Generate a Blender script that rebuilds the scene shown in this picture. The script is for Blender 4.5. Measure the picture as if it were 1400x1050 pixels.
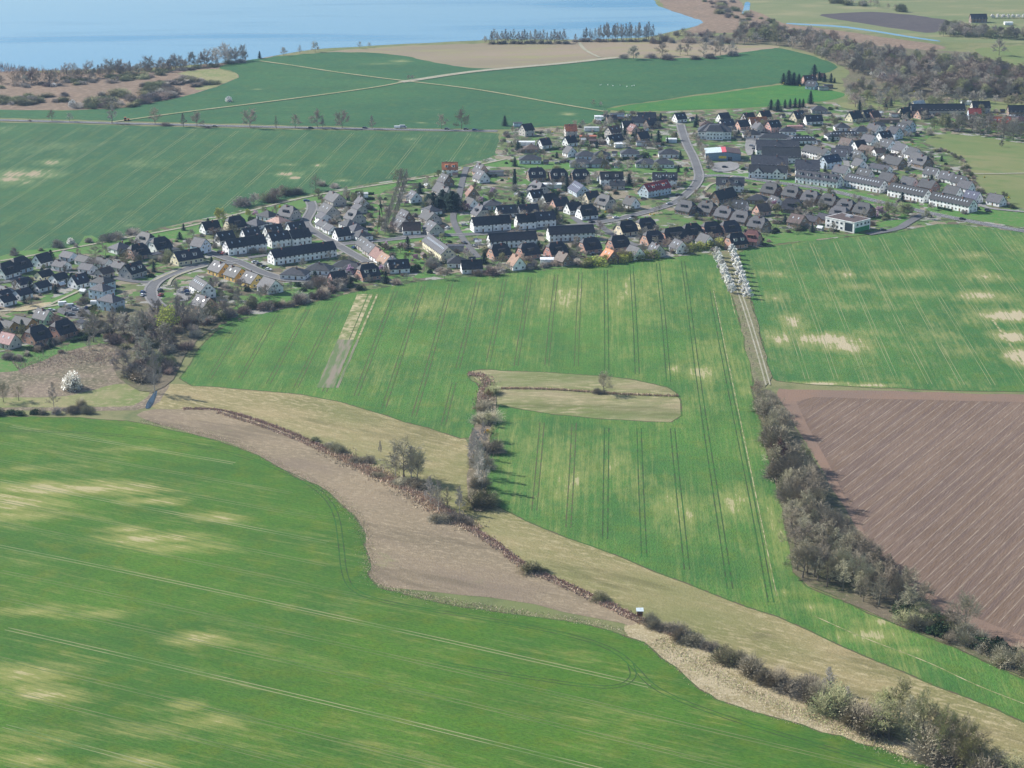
import bpy, math, random
from math import sin, cos, tan, atan, atan2, pi, radians, sqrt, hypot
from mathutils import Vector, Matrix
S = bpy.context.scene
for o in list(bpy.data.objects): bpy.data.objects.remove(o)

# ------------------------------------------------------------ camera, light
CH, TH, FP = 300.0, radians(17.3), 2830.0          # height, downward tilt, focal length (px of a 1400 wide frame)
cam = bpy.data.objects.new('camera', bpy.data.cameras.new('camera'))
S.collection.objects.link(cam)
cam.data.sensor_width = 36; cam.data.lens = 36*FP/1400
cam.data.clip_start = 1; cam.data.clip_end = 30000
cam.location = (0, 0, CH); cam.rotation_euler = (pi/2-TH, 0, 0)
S.camera = cam
SUN_EL, SUN_AZ = radians(35), radians(-62)          # azimuth clockwise from +Y
w = bpy.data.worlds.new('World'); S.world = w; w.use_nodes = True
nt = w.node_tree
sky = nt.nodes.new('ShaderNodeTexSky'); sky.sky_type = 'NISHITA'; sky.sun_disc = False
sky.sun_elevation = SUN_EL; sky.sun_rotation = SUN_AZ; sky.air_density = 1.2; sky.dust_density = 0.6; sky.ozone_density = 2.0
bg = nt.nodes['Background']; bg.inputs[1].default_value = 0.095
nt.links.new(sky.outputs[0], bg.inputs[0])
ld = bpy.data.lights.new('sun', 'SUN'); ld.energy = 5.0; ld.angle = radians(0.5); ld.color = (1, .955, .89)
lo = bpy.data.objects.new('sun', ld); S.collection.objects.link(lo)
tosun = Vector((sin(SUN_AZ)*cos(SUN_EL), cos(SUN_AZ)*cos(SUN_EL), sin(SUN_EL)))
lo.rotation_euler = tosun.to_track_quat('Z', 'Y').to_euler(); lo.location = (-300, 1200, 400)
S.view_settings.view_transform = 'Standard'; S.view_settings.look = 'None'
S.view_settings.exposure = 0.58; S.view_settings.gamma = 1
S.cycles.max_bounces = 4; S.cycles.volume_bounces = 0; S.cycles.transparent_max_bounces = 4
HAZE = 0.000047

# ------------------------------------------------------------ geometry of the photograph
def P(x, y, z=0.0):
    """a pixel of the photograph as a point on the horizontal plane z"""
    dx, dy = (x-700)/FP, (525-y)/FP
    d = Vector((dx, cos(TH)+dy*sin(TH), -sin(TH)+dy*cos(TH)))
    t = (z-CH)/d.z
    return Vector((d.x*t, d.y*t, z))
def sc(y): return (y+356)*cos(TH)/CH                 # px per metre across, at ground row y
def cosd(y): return cos(TH+atan((y-525)/FP))
def sind(y): return sin(TH+atan((y-525)/FP))

# ------------------------------------------------------------ materials
MAT = {}
class NB:
    def __init__(s, name, rough=.85, spec=.2):
        s.m = bpy.data.materials.new(name); s.m.use_nodes = True; s.t = s.m.node_tree
        s.b = s.t.nodes['Principled BSDF']; s.b.inputs['Roughness'].default_value = rough
        s.b.inputs['Specular IOR Level'].default_value = spec
        MAT[name] = s.m; s.pos = None
    def n(s, t, **k):
        x = s.t.nodes.new('ShaderNode'+t)
        for a, v in k.items(): setattr(x, a, v)
        return x
    def l(s, a, b): s.t.links.new(a, b)
    def P(s):
        if s.pos is None: s.pos = s.n('NewGeometry').outputs['Position']
        return s.pos
    def map(s, rot=0, scale=(1,1,1)):
        m = s.n('Mapping'); m.vector_type = 'POINT'
        v = s.n('VectorRotate'); v.rotation_type = 'Z_AXIS'; v.inputs['Angle'].default_value = -rot
        s.l(s.P(), v.inputs[0]); s.l(v.outputs[0], m.inputs[0]); m.inputs['Scale'].default_value = scale
        return m.outputs[0]
    def noise(s, scale=1, detail=3, rot=0, st=(1,1,1), rough=.6):
        x = s.n('TexNoise'); s.l(s.map(rot, st), x.inputs['Vector'])
        x.inputs['Scale'].default_value = scale; x.inputs['Detail'].default_value = detail; x.inputs['Roughness'].default_value = rough
        return x.outputs['Fac']
    def ramp(s, f, a, b, lo=0., hi=1.):
        x = s.n('MapRange'); s.l(f, x.inputs[0]); x.interpolation_type = 'SMOOTHSTEP'
        for i, v in enumerate((a, b, lo, hi)): x.inputs[1+i].default_value = v
        return x.outputs[0]
    def math(s, op, a, b=0.):
        x = s.n('Math', operation=op)
        for i, v in enumerate((a, b)):
            if isinstance(v, (int, float)): x.inputs[i].default_value = v
            else: s.l(v, x.inputs[i])
        return x.outputs[0]
    def mix(s, f, a, b):
        x = s.n('Mix', data_type='RGBA')
        for i, v in ((0, f), (6, a), (7, b)):
            if isinstance(v, (int, float)): x.inputs[i].default_value = v
            elif isinstance(v, tuple): x.inputs[i].default_value = (*v, 1)
            else: s.l(v, x.inputs[i])
        return x.outputs[2]
    def col(s, c):
        if isinstance(c, tuple): s.b.inputs['Base Color'].default_value = (*c, 1)
        else: s.l(c, s.b.inputs['Base Color'])
    def bump(s, f, d, strength=1.):
        x = s.n('Bump'); s.l(f, x.inputs['Height']); x.inputs['Distance'].default_value = d; x.inputs['Strength'].default_value = strength
        s.l(x.outputs[0], s.b.inputs['Normal'])

def blobs(n, lst):
    """soft ellipses given in photograph pixels (x, y, rx, ry, strength)"""
    r = None
    for (x, y, rx, ry, st) in lst:
        c = P(x, y); m = n.n('Mapping'); m.vector_type = 'TEXTURE'
        m.inputs['Location'].default_value = (c.x, c.y, 0)
        m.inputs['Scale'].default_value = (rx/sc(y), ry/(sc(y)*sind(y)), 1000)
        n.l(n.P(), m.inputs[0])
        g = n.n('TexGradient', gradient_type='SPHERICAL'); n.l(m.outputs[0], g.inputs[0])
        v = n.math('MULTIPLY', g.outputs['Fac'], st)
        r = v if r is None else n.math('MAXIMUM', r, v)
    return r

def field_mat(name, ca, cb, dry=(.36,.30,.13), bl=(), rowdir=0., rows=.25, patch=.012, gen=.0, fine=.12, fa=.45, bare=None, rowsc=1.1):
    n = NB(name, .9, .15)
    a = n.noise(patch, 4); c = n.mix(n.ramp(a, .35, .65), ca, cb)
    a2 = n.noise(patch*5, 4, rowdir, (.35, 1, 1))
    c = n.mix(n.math('MULTIPLY', n.ramp(a2, .42, .68), fa), c, tuple(v*.72 for v in ca))
    st = n.noise(rowsc, 2, rowdir, (.012, 1, 1), .7)
    c = n.mix(n.math('MULTIPLY', n.ramp(st, .45, .72), rows), c, tuple(v*.5+d*.5 for v, d in zip(ca, dry)))
    a3 = n.noise(.09, 3, rowdir+.5)
    c = n.mix(n.math('MULTIPLY', n.ramp(a3, .45, .72), .6), c, (ca[0]*2.2, ca[1]*1.15, ca[2]*.8))
    f = n.noise(fine*11, 4, rowdir, (.4, 1, 1), .75)
    c = n.mix(n.math('MULTIPLY', n.ramp(f, .42, .62), .5), c, tuple(v*.5 for v in ca))
    if bl or gen:
        nn = n.noise(.035, 5, rowdir, (.45, 1, 1), .7)
        st2 = n.noise(.5, 3, rowdir, (.03, 1, 1), .8)
        k = n.math('ADD', n.math('MULTIPLY', n.math('SUBTRACT', nn, .5), 1.9), n.math('MULTIPLY', n.math('SUBTRACT', st2, .5), 1.5))
        if bl: k = n.math('ADD', k, blobs(n, bl))
        k = n.math('ADD', k, n.math('MULTIPLY', n.math('SUBTRACT', n.noise(.22, 4, rowdir, (.3, 1, 1), .8), .5), 1.3))
        k = n.math('ADD', k, gen)
        k = n.ramp(k, .0, 1.15, 0, 1.)
        c = n.mix(k, c, dry)
        if bare:
            k2 = n.ramp(k, .8, 1., 0, .85); c = n.mix(k2, c, bare)
    n.col(c); n.bump(f, .35, .8)
    return n.m

def rough_mat(name, cols, sc1=.05, sc2=.6, bumpd=.3, rot=0, st=(1,1,1), bl=None, blc=None, rough=.9, f3=3., wide=None):
    """patchy ground: three colours mixed by noises of two sizes"""
    n = NB(name, rough, .15)
    c = n.mix(n.ramp(n.noise(sc1, 5, rot, st), .35, .65), cols[0], cols[1])
    c = n.mix(n.ramp(n.noise(sc2, 4, rot, st), .45, .7), c, cols[2])
    if wide: c = n.mix(n.ramp(n.noise(.011, 5, rot, (.5,1,1), .65), .46, .64, 0, .75), c, wide); c = n.mix(n.ramp(n.noise(.05, 5, rot, (.2,1,1), .7), .52, .66, 0, .6), c, tuple(v*.62 for v in cols[1]))
    f = n.noise(f3, 2, rot, st, .7)
    c = n.mix(n.math('MULTIPLY', n.ramp(f, .4, .7), .35), c, tuple(v*.5 for v in cols[1]))
    if bl: c = n.mix(n.ramp(n.math('ADD', blobs(n, bl), n.math('MULTIPLY', n.math('SUBTRACT', n.noise(.12, 6, rot, st, .8), .62), 3.)), .1, .9, 0, .8), c, blc)
    n.col(c); n.bump(f, bumpd, .7)
    return n.m

def obj_mat(name, c, var=.25, rough=.8, scale=1.5, spec=.2, tilt=(1,1,1)):
    """material of things: colour varied per object and by a small noise"""
    n = NB(name, rough, spec)
    oi = n.n('ObjectInfo').outputs['Random']
    v = n.math('ADD', 1-var, n.math('MULTIPLY', oi, 2*var))
    t = n.n('TexNoise'); t.inputs['Scale'].default_value = scale; t.inputs['Detail'].default_value = 3
    tc = n.n('TexCoord'); n.l(tc.outputs['Object'], t.inputs['Vector'])
    v2 = n.math('MULTIPLY', v, n.ramp(t.outputs['Fac'], .3, .7, .78, 1.15))
    h = n.n('HueSaturation'); h.inputs['Color'].default_value = (*c, 1); n.l(v2, h.inputs['Value'])
    n.l(n.math('ADD', .485, n.math('MULTIPLY', oi, .03)), h.inputs['Hue'])
    n.col(h.outputs[0]); return n.m

# ------------------------------------------------------------ mesh helpers
class MB:
    def __init__(s): s.v = []; s.f = []; s.m = []
    def add(s, vs, fs, m=0):
        k = len(s.v); s.v.extend([tuple(v) for v in vs]); s.f.extend([tuple(i+k for i in f) for f in fs]); s.m.extend([m]*len(fs))
    def box(s, x0, y0, z0, x1, y1, z1, m=0):
        s.add([(x0,y0,z0),(x1,y0,z0),(x1,y1,z0),(x0,y1,z0),(x0,y0,z1),(x1,y0,z1),(x1,y1,z1),(x0,y1,z1)],
              [(0,3,2,1),(4,5,6,7),(0,1,5,4),(1,2,6,5),(2,3,7,6),(3,0,4,7)], m)
    def tube(s, a, b, ra, rb, n=4, m=0):
        a = Vector(a); b = Vector(b); d = (b-a)
        if d.length < 1e-6: return
        d.normalize(); u = d.orthogonal().normalized(); w_ = d.cross(u)
        vs = [a+(u*cos(2*pi*i/n)+w_*sin(2*pi*i/n))*ra for i in range(n)]+[b+(u*cos(2*pi*i/n)+w_*sin(2*pi*i/n))*rb for i in range(n)]
        s.add(vs, [(i, (i+1) % n, n+(i+1) % n, n+i) for i in range(n)]+[tuple(range(2*n-1, n-1, -1))], m)
    def mesh(s, name, mats):
        me = bpy.data.meshes.new(name); me.from_pydata(s.v, [], s.f)
        for m in mats: me.materials.append(MAT[m] if isinstance(m, str) else m)
        if len(mats) > 1: me.polygons.foreach_set('material_index', s.m)
        me.update(); return me

def link(name, me, parent=None):
    o = bpy.data.objects.new(name, me); S.collection.objects.link(o)
    if parent is not None: o.parent = parent
    return o
def tag(o, label, cat, group=None):
    o['label'] = label; o['category'] = cat
    if group: o['group'] = group
    return o
def kind(o, k): o['kind'] = k; return o
ONES = ['first','second','third','fourth','fifth','sixth','seventh','eighth','ninth','tenth','eleventh','twelfth','thirteenth','fourteenth','fifteenth','sixteenth','seventeenth','eighteenth','nineteenth']
TENS = {2:'twenty',3:'thirty',4:'forty',5:'fifty',6:'sixty',7:'seventy'}
def ordw(i):
    i += 1
    if i < 20: return ONES[i-1]
    t, r = divmod(i, 10)
    return TENS[t][:-1]+'ieth' if r == 0 else TENS[t]+'-'+ONES[r-1]

ZC = [0.]
def resample(pts, step, closed=False):
    out = []; n = len(pts)
    for i in range(n if closed else n-1):
        a, b = pts[i], pts[(i+1) % n]; L = (b-a).length; k = max(1, int(L/step))
        for j in range(k): out.append(a.lerp(b, j/k))
    if not closed: out.append(pts[-1])
    return out
def smooth(pts, it=2):
    for _ in range(it):
        q = [pts[0]]
        for a, b in zip(pts, pts[1:]): q += [a.lerp(b, .25), a.lerp(b, .75)]
        q.append(pts[-1]); pts = q
    return pts
RND = random.Random(11)
def poly_world(px, z, step=9, amp=.7, soft=True):
    pts = [P(x, y, z) for x, y in px]
    if soft:                                        # round the corners a little
        q = []
        for i, p in enumerate(pts):
            a = pts[i-1]; b = pts[(i+1) % len(pts)]
            da = min(.25, 9/max((a-p).length, 1)); db = min(.25, 9/max((b-p).length, 1))
            q += [p.lerp(a, da), p.lerp(b, db)]
        pts = q
    pts = resample(pts, step, True)
    out = [Vector((p.x+RND.uniform(-amp, amp), p.y+RND.uniform(-amp, amp)*1.4, z)) for p in pts]
    ar = sum(a.x*b.y-b.x*a.y for a, b in zip(out, out[1:]+out[:1]))
    return out if ar > 0 else out[::-1]
def sheet(name, px, z, mat, step=9, amp=.7, edge=None, mb=None, k='structure', soft=True):
    ZC[0] += .004; pts = poly_world(px, z+ZC[0]*.5, step, amp, soft)
    m = MB(); m.add(pts, [tuple(range(len(pts)))])
    mats = [mat]
    if edge:
        mats.append(edge[0]); ribbon_pts(m, pts+pts[:1], edge[1], 1, dz=.015)
    if mb: mb(m, pts, mats)
    return kind(link(name, m.mesh(name, mats)), k)
def ribbon_pts(m, pts, wid, mi=0, dz=0., off=0., gap=None, zz=None):
    L = []; R = []
    n = len(pts)
    for i, p in enumerate(pts):
        d = (pts[min(i+1, n-1)]-pts[max(i-1, 0)]); d.z = 0
        if d.length < 1e-6: d = Vector((1, 0, 0))
        d.normalize(); nr = Vector((-d.y, d.x, 0)); z = Vector((0, 0, dz))
        L.append(p+nr*(off+wid/2)+z); R.append(p+nr*(off-wid/2)+z)
    k = len(m.v); m.v += [tuple(v) for v in L+R]
    for i in range(n-1):
        if gap and gap(i): continue
        m.f.append((k+n+i, k+n+i+1, k+i+1, k+i)); m.m.append(mi)
def inside(p, poly):
    c = False; n = len(poly); j = n-1
    for i in range(n):
        a, b = poly[i], poly[j]
        if (a.y > p.y) != (b.y > p.y) and p.x < (b.x-a.x)*(p.y-a.y)/(b.y-a.y)+a.x: c = not c
        j = i
    return c

# ------------------------------------------------------------ colours of the place
G1, G2 = (.035,.155,.022), (.055,.20,.025)
N = NB('soil_line', .95, .1); N.col(N.mix(N.ramp(N.noise(.25, 4), .4, .6), (.10,.085,.05), (.06,.12,.03)))
N = NB('pale_line', .95, .1); N.col(N.mix(N.ramp(N.noise(.03, 5), .40, .70), (.25,.26,.13), (.10,.18,.05)))
N = NB('faint_line', .95, .1); N.col(N.mix(N.ramp(N.noise(.03, 5), .40, .70), (.17,.20,.08), (.07,.14,.035)))
N = NB('dark_line', .95, .1); N.col(N.mix(N.ramp(N.noise(.15, 4), .4, .65), (.05,.07,.03), (.035,.13,.025)))
N = NB('furrow', .95, .1); N.col(N.mix(N.ramp(N.noise(.15, 3), .35, .7), (.29,.225,.17), (.19,.14,.105)))
N = NB('straw_line', .95, .1); N.col(N.mix(N.ramp(N.noise(.2, 4), .35, .6), (.42,.36,.22), (.16,.19,.07)))
rough_mat('meadow_tan', [(.34,.27,.14), (.20,.19,.075), (.42,.35,.20)], .03, .5, .5, -.6, (.4,1,1), f3=2.2, bl=[(1040,870,70,14,.8),(1110,900,60,12,.8),(790,745,60,10,.4),(650,700,40,16,.8),(300,540,60,8,.5)], blc=(.11,.10,.05), wide=(.19,.20,.075))
rough_mat('meadow_brown', [(.29,.225,.145), (.225,.18,.115), (.36,.29,.195)], .03, .6, .5, -.5, (.5,1,1), f3=2.2, bl=[(520,770,50,30,.7),(640,800,70,16,.5),(300,590,60,10,.5)], blc=(.25,.26,.11), wide=(.20,.155,.115))
rough_mat('straw', [(.42,.35,.22), (.30,.25,.13), (.5,.43,.29)], .08, .8, .5, f3=2.)
rough_mat('base_ground', [(.16,.19,.07), (.22,.21,.10), (.12,.15,.06)], .006, .06, .3)
rough_mat('marsh', [(.25,.175,.12), (.20,.145,.10), (.32,.24,.17)], .02, .2, .5)
rough_mat('reed_floor', [(.22,.17,.125), (.13,.12,.07), (.36,.29,.21)], .05, .5, .6, f3=1.5)
rough_mat('lawn', [(.07,.19,.035), (.10,.20,.05), (.15,.19,.07)], .03, .3, .2)
n = NB('garden_ground', .9, .15)
c = n.mix(n.ramp(n.noise(.05, 4), .4, .6), (.085,.185,.04), (.135,.165,.065))
for vs_, th_, cc_ in ((.13, .80, (.34,.32,.30)), (.17, .80, (.13,.095,.07)), (.21, .78, (.05,.075,.03)), (.11, .86, (.27,.22,.16))):
    v = n.n('TexVoronoi'); v.inputs['Scale'].default_value = vs_; v.distance = 'MANHATTAN'; n.l(n.map(.6+vs_*3, (1,1,1)), v.inputs['Vector'])
    sp = n.n('SeparateColor'); n.l(v.outputs['Color'], sp.inputs[0])
    c = n.mix(n.math('MULTIPLY', n.math('GREATER_THAN', sp.outputs[0], th_), .85), c, cc_)
c = n.mix(n.math('MULTIPLY', n.ramp(n.noise(.9, 3), .45, .7), .45), c, (.05,.06,.035))
n.col(c); n.bump(n.noise(1.5, 3), .3, .7)
rough_mat('paving', [(.25,.245,.24), (.20,.195,.19), (.31,.30,.28)], .08, .9, .05)
rough_mat('asphalt', [(.135,.135,.14), (.165,.165,.165), (.12,.12,.125)], .05, .8, .02)
rough_mat('gravel', [(.40,.37,.29), (.32,.30,.22), (.22,.24,.13)], .1, 1., .1)
rough_mat('slope_tan', [(.30,.235,.165), (.24,.20,.13), (.27,.25,.12)], .008, .05, .3, .2, (.3,1,1))
rough_mat('pasture', [(.15,.19,.065), (.21,.21,.09), (.12,.18,.055)], .012, .08, .2, -.5, (.5,1,1))
rough_mat('woodland_floor', [(.16,.13,.09), (.11,.12,.055), (.22,.18,.12)], .04, .4, .4)
N = NB('water', .06, .5); N.col((.045,.19,.33)); N.b.inputs['IOR'].default_value = 1.33
wn = N.noise(1.2, 3, .2, (.5,1,1)); N.bump(wn, .06, .35)
N.l(N.ramp(N.noise(.0035, 3, .1, (.35,1.6,1)), .45, .68, .05, .28), N.b.inputs['Roughness'])

N = NB('ditch_dark', .12, .5); N.col((.02,.035,.05)); N.b.inputs['IOR'].default_value = 1.33
# ------------------------------------------------------------ ground sheets
g = MB(); g.add([(-6000,-300,0),(6000,-300,0),(6000,9000,0),(-6000,9000,0)], [(0,1,2,3)])
kind(link('ground', g.mesh('ground', ['base_ground'])), 'structure')

def along(m, pts, mats, a, b, spacing, count, inset, gauge=2.0, wid=.5, mat='pale_line', every=None, bend=0.):
    """pairs of wheel tracks parallel to the line a-b (photograph pixels), clipped to the field"""
    if mat not in [x for x in mats]: mats.append(mat)
    mi = mats.index(mat)
    A, B = P(*a), P(*b); d = (B-A).normalized(); nr = Vector((-d.y, d.x, 0)); z = pts[0].z+.02
    for k in range(count[0], count[1]):
        if every and not every(k): continue
        o = A+nr*(spacing*k); run = []
        jit = RND.uniform(-.5, .5)
        def flush():
            if len(run) > 6:
                r = [p for p in run]
                for s_ in ((-1, 1) if gauge else (0,)): ribbon_pts(m, r, wid, mi, 0, s_*gauge/2)
        for s in range(-220, 221):
            t = s*6.0
            p = o+d*t+nr*(jit+.35*sin(t*.013+k)+bend*(t/200)**2); p.z = z
            ok = inside(p, pts) and all(inside(p+Vector((inset*cx, inset*cy, 0)), pts) for cx, cy in ((1,0),(-1,0),(0,1),(0,-1)))
            if ok: run.append(p)
            else: flush(); run = []
        flush()
def rowang(a, b):
    A, B = P(*a), P(*b); return atan2(B.y-A.y, B.x-A.x)

# near left field
F1 = [(-60,570),(0,570),(60,570),(120,571),(190,578),(280,596),(340,616),(400,650),(440,668),(470,690),(488,710),(500,740),(503,770),(506,792),(522,806),(600,823),(714,841),(800,853),(851,866),(886,883),(914,906),(951,937),(975,953),(1000,963),(1043,977),(1114,997),(1160,1011),(1214,1028),(1274,1048),(1330,1080),(1330,1130),(-60,1130)]
r1 = rowang((0,782), (600,908))
BL1 = [(40,641,60,9,.9),(100,668,190,16,1.15),(15,690,110,26,1.1),(30,705,100,14,1.),(200,686,70,9,1.),(180,725,60,10,.85),(210,735,110,16,1.05),(260,748,110,14,.8),(300,708,70,12,.75),(60,835,90,14,.75),(120,840,100,10,.6),(265,875,70,16,.9),(40,920,110,20,.7),(60,950,100,22,.75),(255,963,50,14,.75),(300,985,70,18,.7),(60,1010,110,24,.7),(170,1000,90,20,.65),(190,1040,110,20,.85),(40,1040,70,16,.7),(540,600,20,6,.2),(190,615,80,7,.3),(380,650,60,7,.35)]
field_mat('crop_near', (.050,.138,.018), (.076,.178,.016), (.27,.27,.085), BL1, r1, .26, .011, .06, bare=(.40,.345,.19))
def f1(m, pts, mats):
    along(m, pts, mats, (0,782), (600,908), 20.2, (-22, 30), 13, mat='pale_line', every=lambda k: k % 3 == 1, bend=-3)
    along(m, pts, mats, (0,782), (600,908), 20.2, (-22, 30), 13, mat='faint_line', wid=.4, every=lambda k: k % 3 != 1, bend=-3)
    mats.append('dark_line'); mi = len(mats)-1
    hd = smooth([P(x, y, pts[0].z+.03) for x, y in [(0,589),(100,590),(220,600),(330,622),(400,648),(440,672),(460,700),(466,740),(470,785),(482,808),(520,822),(600,836),(714,854),(800,873),(843,890),(866,910),(890,938),(930,958),(1000,983),(1075,1006),(1150,1028),(1223,1048),(1270,1065)]], 3)
    for s_ in (-1, 1): ribbon_pts(m, hd, .45, mi, 0, s_)
    lp = smooth([P(x, y, pts[0].z+.035) for x, y in [(600,906),(720,926),(800,938),(846,940),(868,926),(862,908)]], 3)
    for s_ in (-1, 1): ribbon_pts(m, lp, .4, mi, 0, s_)
sheet('grain_field', F1, .06, 'crop_near', edge=('soil_line', .8), mb=f1)

# middle field with the meadow island
ISL = [(641,507),(655,505),(700,507),(770,510),(850,516),(905,527),(930,540),(933,577),(870,575),(800,571),(740,565),(700,557),(678,551)]
F3 = [(240,525),(277,470),(300,447),(363,427),(426,414),(469,402),(560,386),(640,378),(700,373),(770,367),(850,359),(930,350),(977,346),(984,368),(992,392),(1003,410),(1012,440),(1023,490),(1031,520),(1028,535),(1038,570),(1048,610),(1060,660),(1072,705),(1080,750),(1086,795),(1150,822),(1200,845),(1290,880),(1345,905),(1400,928),(1460,955),(1460,1015),(1400,987),(1343,963),(1257,929),(1171,891),(1086,851),(1000,823),(914,789),(829,754),(760,729),(680,694),(664,680),(663,655),(668,620),(672,585),(678,553)]+[(700,557),(740,565),(800,571),(870,575),(933,577),(930,540),(905,527),(850,516),(770,510),(700,507),(655,505),(641,508),(640,518),(657,525),(655,550),(650,585),(640,602),(600,590),(540,573),(480,553),(430,541),(350,533)]
r3 = rowang((829.5,440), (829,701))
BL3 = [(760,640,120,80,.45),(1000,500,110,50,.5),(1090,780,90,120,.35),(770,400,90,40,.6),(870,400,110,40,.5),(580,420,50,26,.5),(870,395,70,24,.4),(960,512,38,20,1.15),(1000,480,60,30,.4),(920,505,20,12,.8),(1020,535,22,16,.6),(780,655,70,60,.6),(850,650,60,60,.4),(900,560,60,20,.3),(930,700,60,60,.55),(1000,690,50,40,.55),(700,640,40,40,.45),(1060,720,20,60,.6),(1075,810,40,10,.7),(1110,830,50,12,.8),(1180,870,90,14,.7),(1210,850,60,10,.5),(1240,890,50,8,.6),(870,440,80,30,.35),(660,400,50,15,.3),(760,585,50,14,.3)]
field_mat('crop_middle', (.052,.150,.034), (.085,.20,.036), (.22,.25,.075), BL3, r3, .42, .013, .16, bare=(.38,.34,.19))
def f3(m, pts, mats):
    along(m, pts, mats, (829.5,440), (829,701), 15.0, (-18, 0), 9, mat='soil_line')
    along(m, pts, mats, (829.5,440), (829,701), 15.0, (0, 15), 9, mat='dark_line')
    mats.append('straw_line'); mi = len(mats)-1                 # the unsown drill strips
    mats.append('bare_strip'); mj = len(mats)-1
    for x0, x1, w_ in ((492,438,2.9),(499,445,3.1),(507,453,2.1),(516,461,1.1)):
        zz = pts[0].z+.03+(x0-490)*.0015; a, b = P(x0,402,zz), P(x1,530,zz); q = [a.lerp(b, i/40) for i in range(41)]
        ribbon_pts(m, q[:22], w_, mi, 0); ribbon_pts(m, q[21:], w_*1.2, mj, 0)
    for (x0,y0,x1,y1) in ((975,395,1062,815),(997,395,1005,430)):
        a, b = P(x0,y0,pts[0].z+.034), P(x1,y1,pts[0].z+.034); ribbon_pts(m, [a.lerp(b, i/60) for i in range(61)], .38, mi, 0)
    a = smooth([P(x,y,pts[0].z+.034) for x, y in [(1113,842),(1180,872),(1270,905),(1330,935),(1400,962)]]); ribbon_pts(m, a, .5, mi, 0)
N = NB('bare_strip', .95, .1); N.col(N.mix(N.ramp(N.noise(.3, 3, r3, (.1,1,1)), .4, .6), (.23,.20,.15), (.12,.17,.07)))
sheet('grain_field', F3, .06, 'crop_middle', edge=('soil_line', .9), mb=f3)

# right green field
F4 = [(1009,341),(1060,336),(1126,327),(1180,322),(1229,317),(1257,311),(1286,304),(1340,310),(1400,317),(1460,323),(1460,538),(1400,536),(1286,533),(1171,529),(1063,523),(1055,515),(1045,480),(1035,440),(1024,400),(1014,370)]
r4 = rowang((1110,333), (1187,521))
BL4 = [(1062,408,34,14,.9),(1085,440,26,18,1.),(1075,462,40,16,.7),(1130,465,80,17,1.15),(1150,472,60,14,1.),(1060,375,60,8,.6),(1160,375,50,10,.7),(1170,392,40,10,.7),(1230,375,90,10,.75),(1250,400,70,10,.6),(1180,420,60,9,.45),(1290,460,60,14,.5),(1320,480,60,14,.5),(1350,378,60,12,1.),(1345,405,60,12,1.),(1385,432,60,12,1.25),(1385,460,50,12,1.25),(1400,490,40,20,1.2),(1340,350,60,8,.5),(1120,525,90,5,1.1),(1180,527,70,5,1.),(1300,440,60,10,.3),(1390,340,30,20,.4),(1200,455,60,8,.4)]
field_mat('crop_right', (.048,.148,.038), (.076,.185,.042), (.24,.25,.09), BL4, r4, .34, .014, .14, bare=(.44,.37,.25))
def f4(m, pts, mats):
    along(m, pts, mats, (1110,333), (1187,521), 15.0, (-20, 16), 7, mat='pale_line', wid=.3)
    a, b = P(1357,437,pts[0].z+.03), P(1410,512,pts[0].z+.03)
    m_ = len(mats); mats.append('straw_line'); ribbon_pts(m, [a.lerp(b, i/20) for i in range(21)], 1.2, m_, 0)
sheet('grain_field', F4, .06, 'crop_right', edge=('soil_line', .8), mb=f4)

# ploughed field
F5 = [(1057,531),(1085,532),(1200,534),(1400,540),(1460,541),(1460,920),(1400,895),(1340,868),(1300,846),(1250,812),(1212,772),(1182,742),(1160,705),(1130,655),(1100,605),(1076,565)]
F5B = [(1086,542),(1200,545),(1400,550),(1460,551),(1460,905),(1400,870),(1345,850),(1290,822),(1235,793),(1205,765),(1178,720),(1158,685),(1137,642),(1117,607),(1100,573)]
r5 = rowang((1327,547), (1155,680))
n = NB('plough_soil', .95, .1)
c = n.mix(n.ramp(n.noise(.02, 4), .35, .65), (.155,.105,.074), (.19,.132,.096))
c = n.mix(n.math('MULTIPLY', n.ramp(n.noise(.35, 2, r5, (.02,1,1)), .42, .62), .65), c, (.135,.095,.08))
c = n.mix(n.math('MULTIPLY', n.ramp(n.noise(1.2, 3, r5, (.05,1,1)), .45, .7), .4), c, (.26,.20,.16))
c = n.mix(n.ramp(n.math('ADD', blobs(n, [(1320,770,80,60,.45)]), n.math('SUBTRACT', n.noise(.3, 4), .6)), .3, .9), c, (.31,.245,.19))
n.col(c); n.bump(n.noise(1.5, 3, r5, (.2,1,1)), .4, .8)
n = NB('plough_headland', .95, .1)
c = n.mix(n.ramp(n.noise(.03, 4), .35, .65), (.235,.155,.11), (.205,.145,.11))
n.col(n.mix(n.math('MULTIPLY', n.ramp(n.noise(.9, 3), .45, .7), .5), c, (.175,.12,.095)))
n.bump(n.noise(1.5, 3), .3, .8)
sheet('ploughed_headland', F5, .055, 'plough_headland')
def f5(m, pts, mats):
    along(m, pts, mats, (1327,547), (1155,680), 4.6, (-62, 40), .6, gauge=0, wid=.5, mat='furrow')
sheet('ploughed_field', F5B, .08, 'plough_soil', mb=f5, amp=.3)

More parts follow.
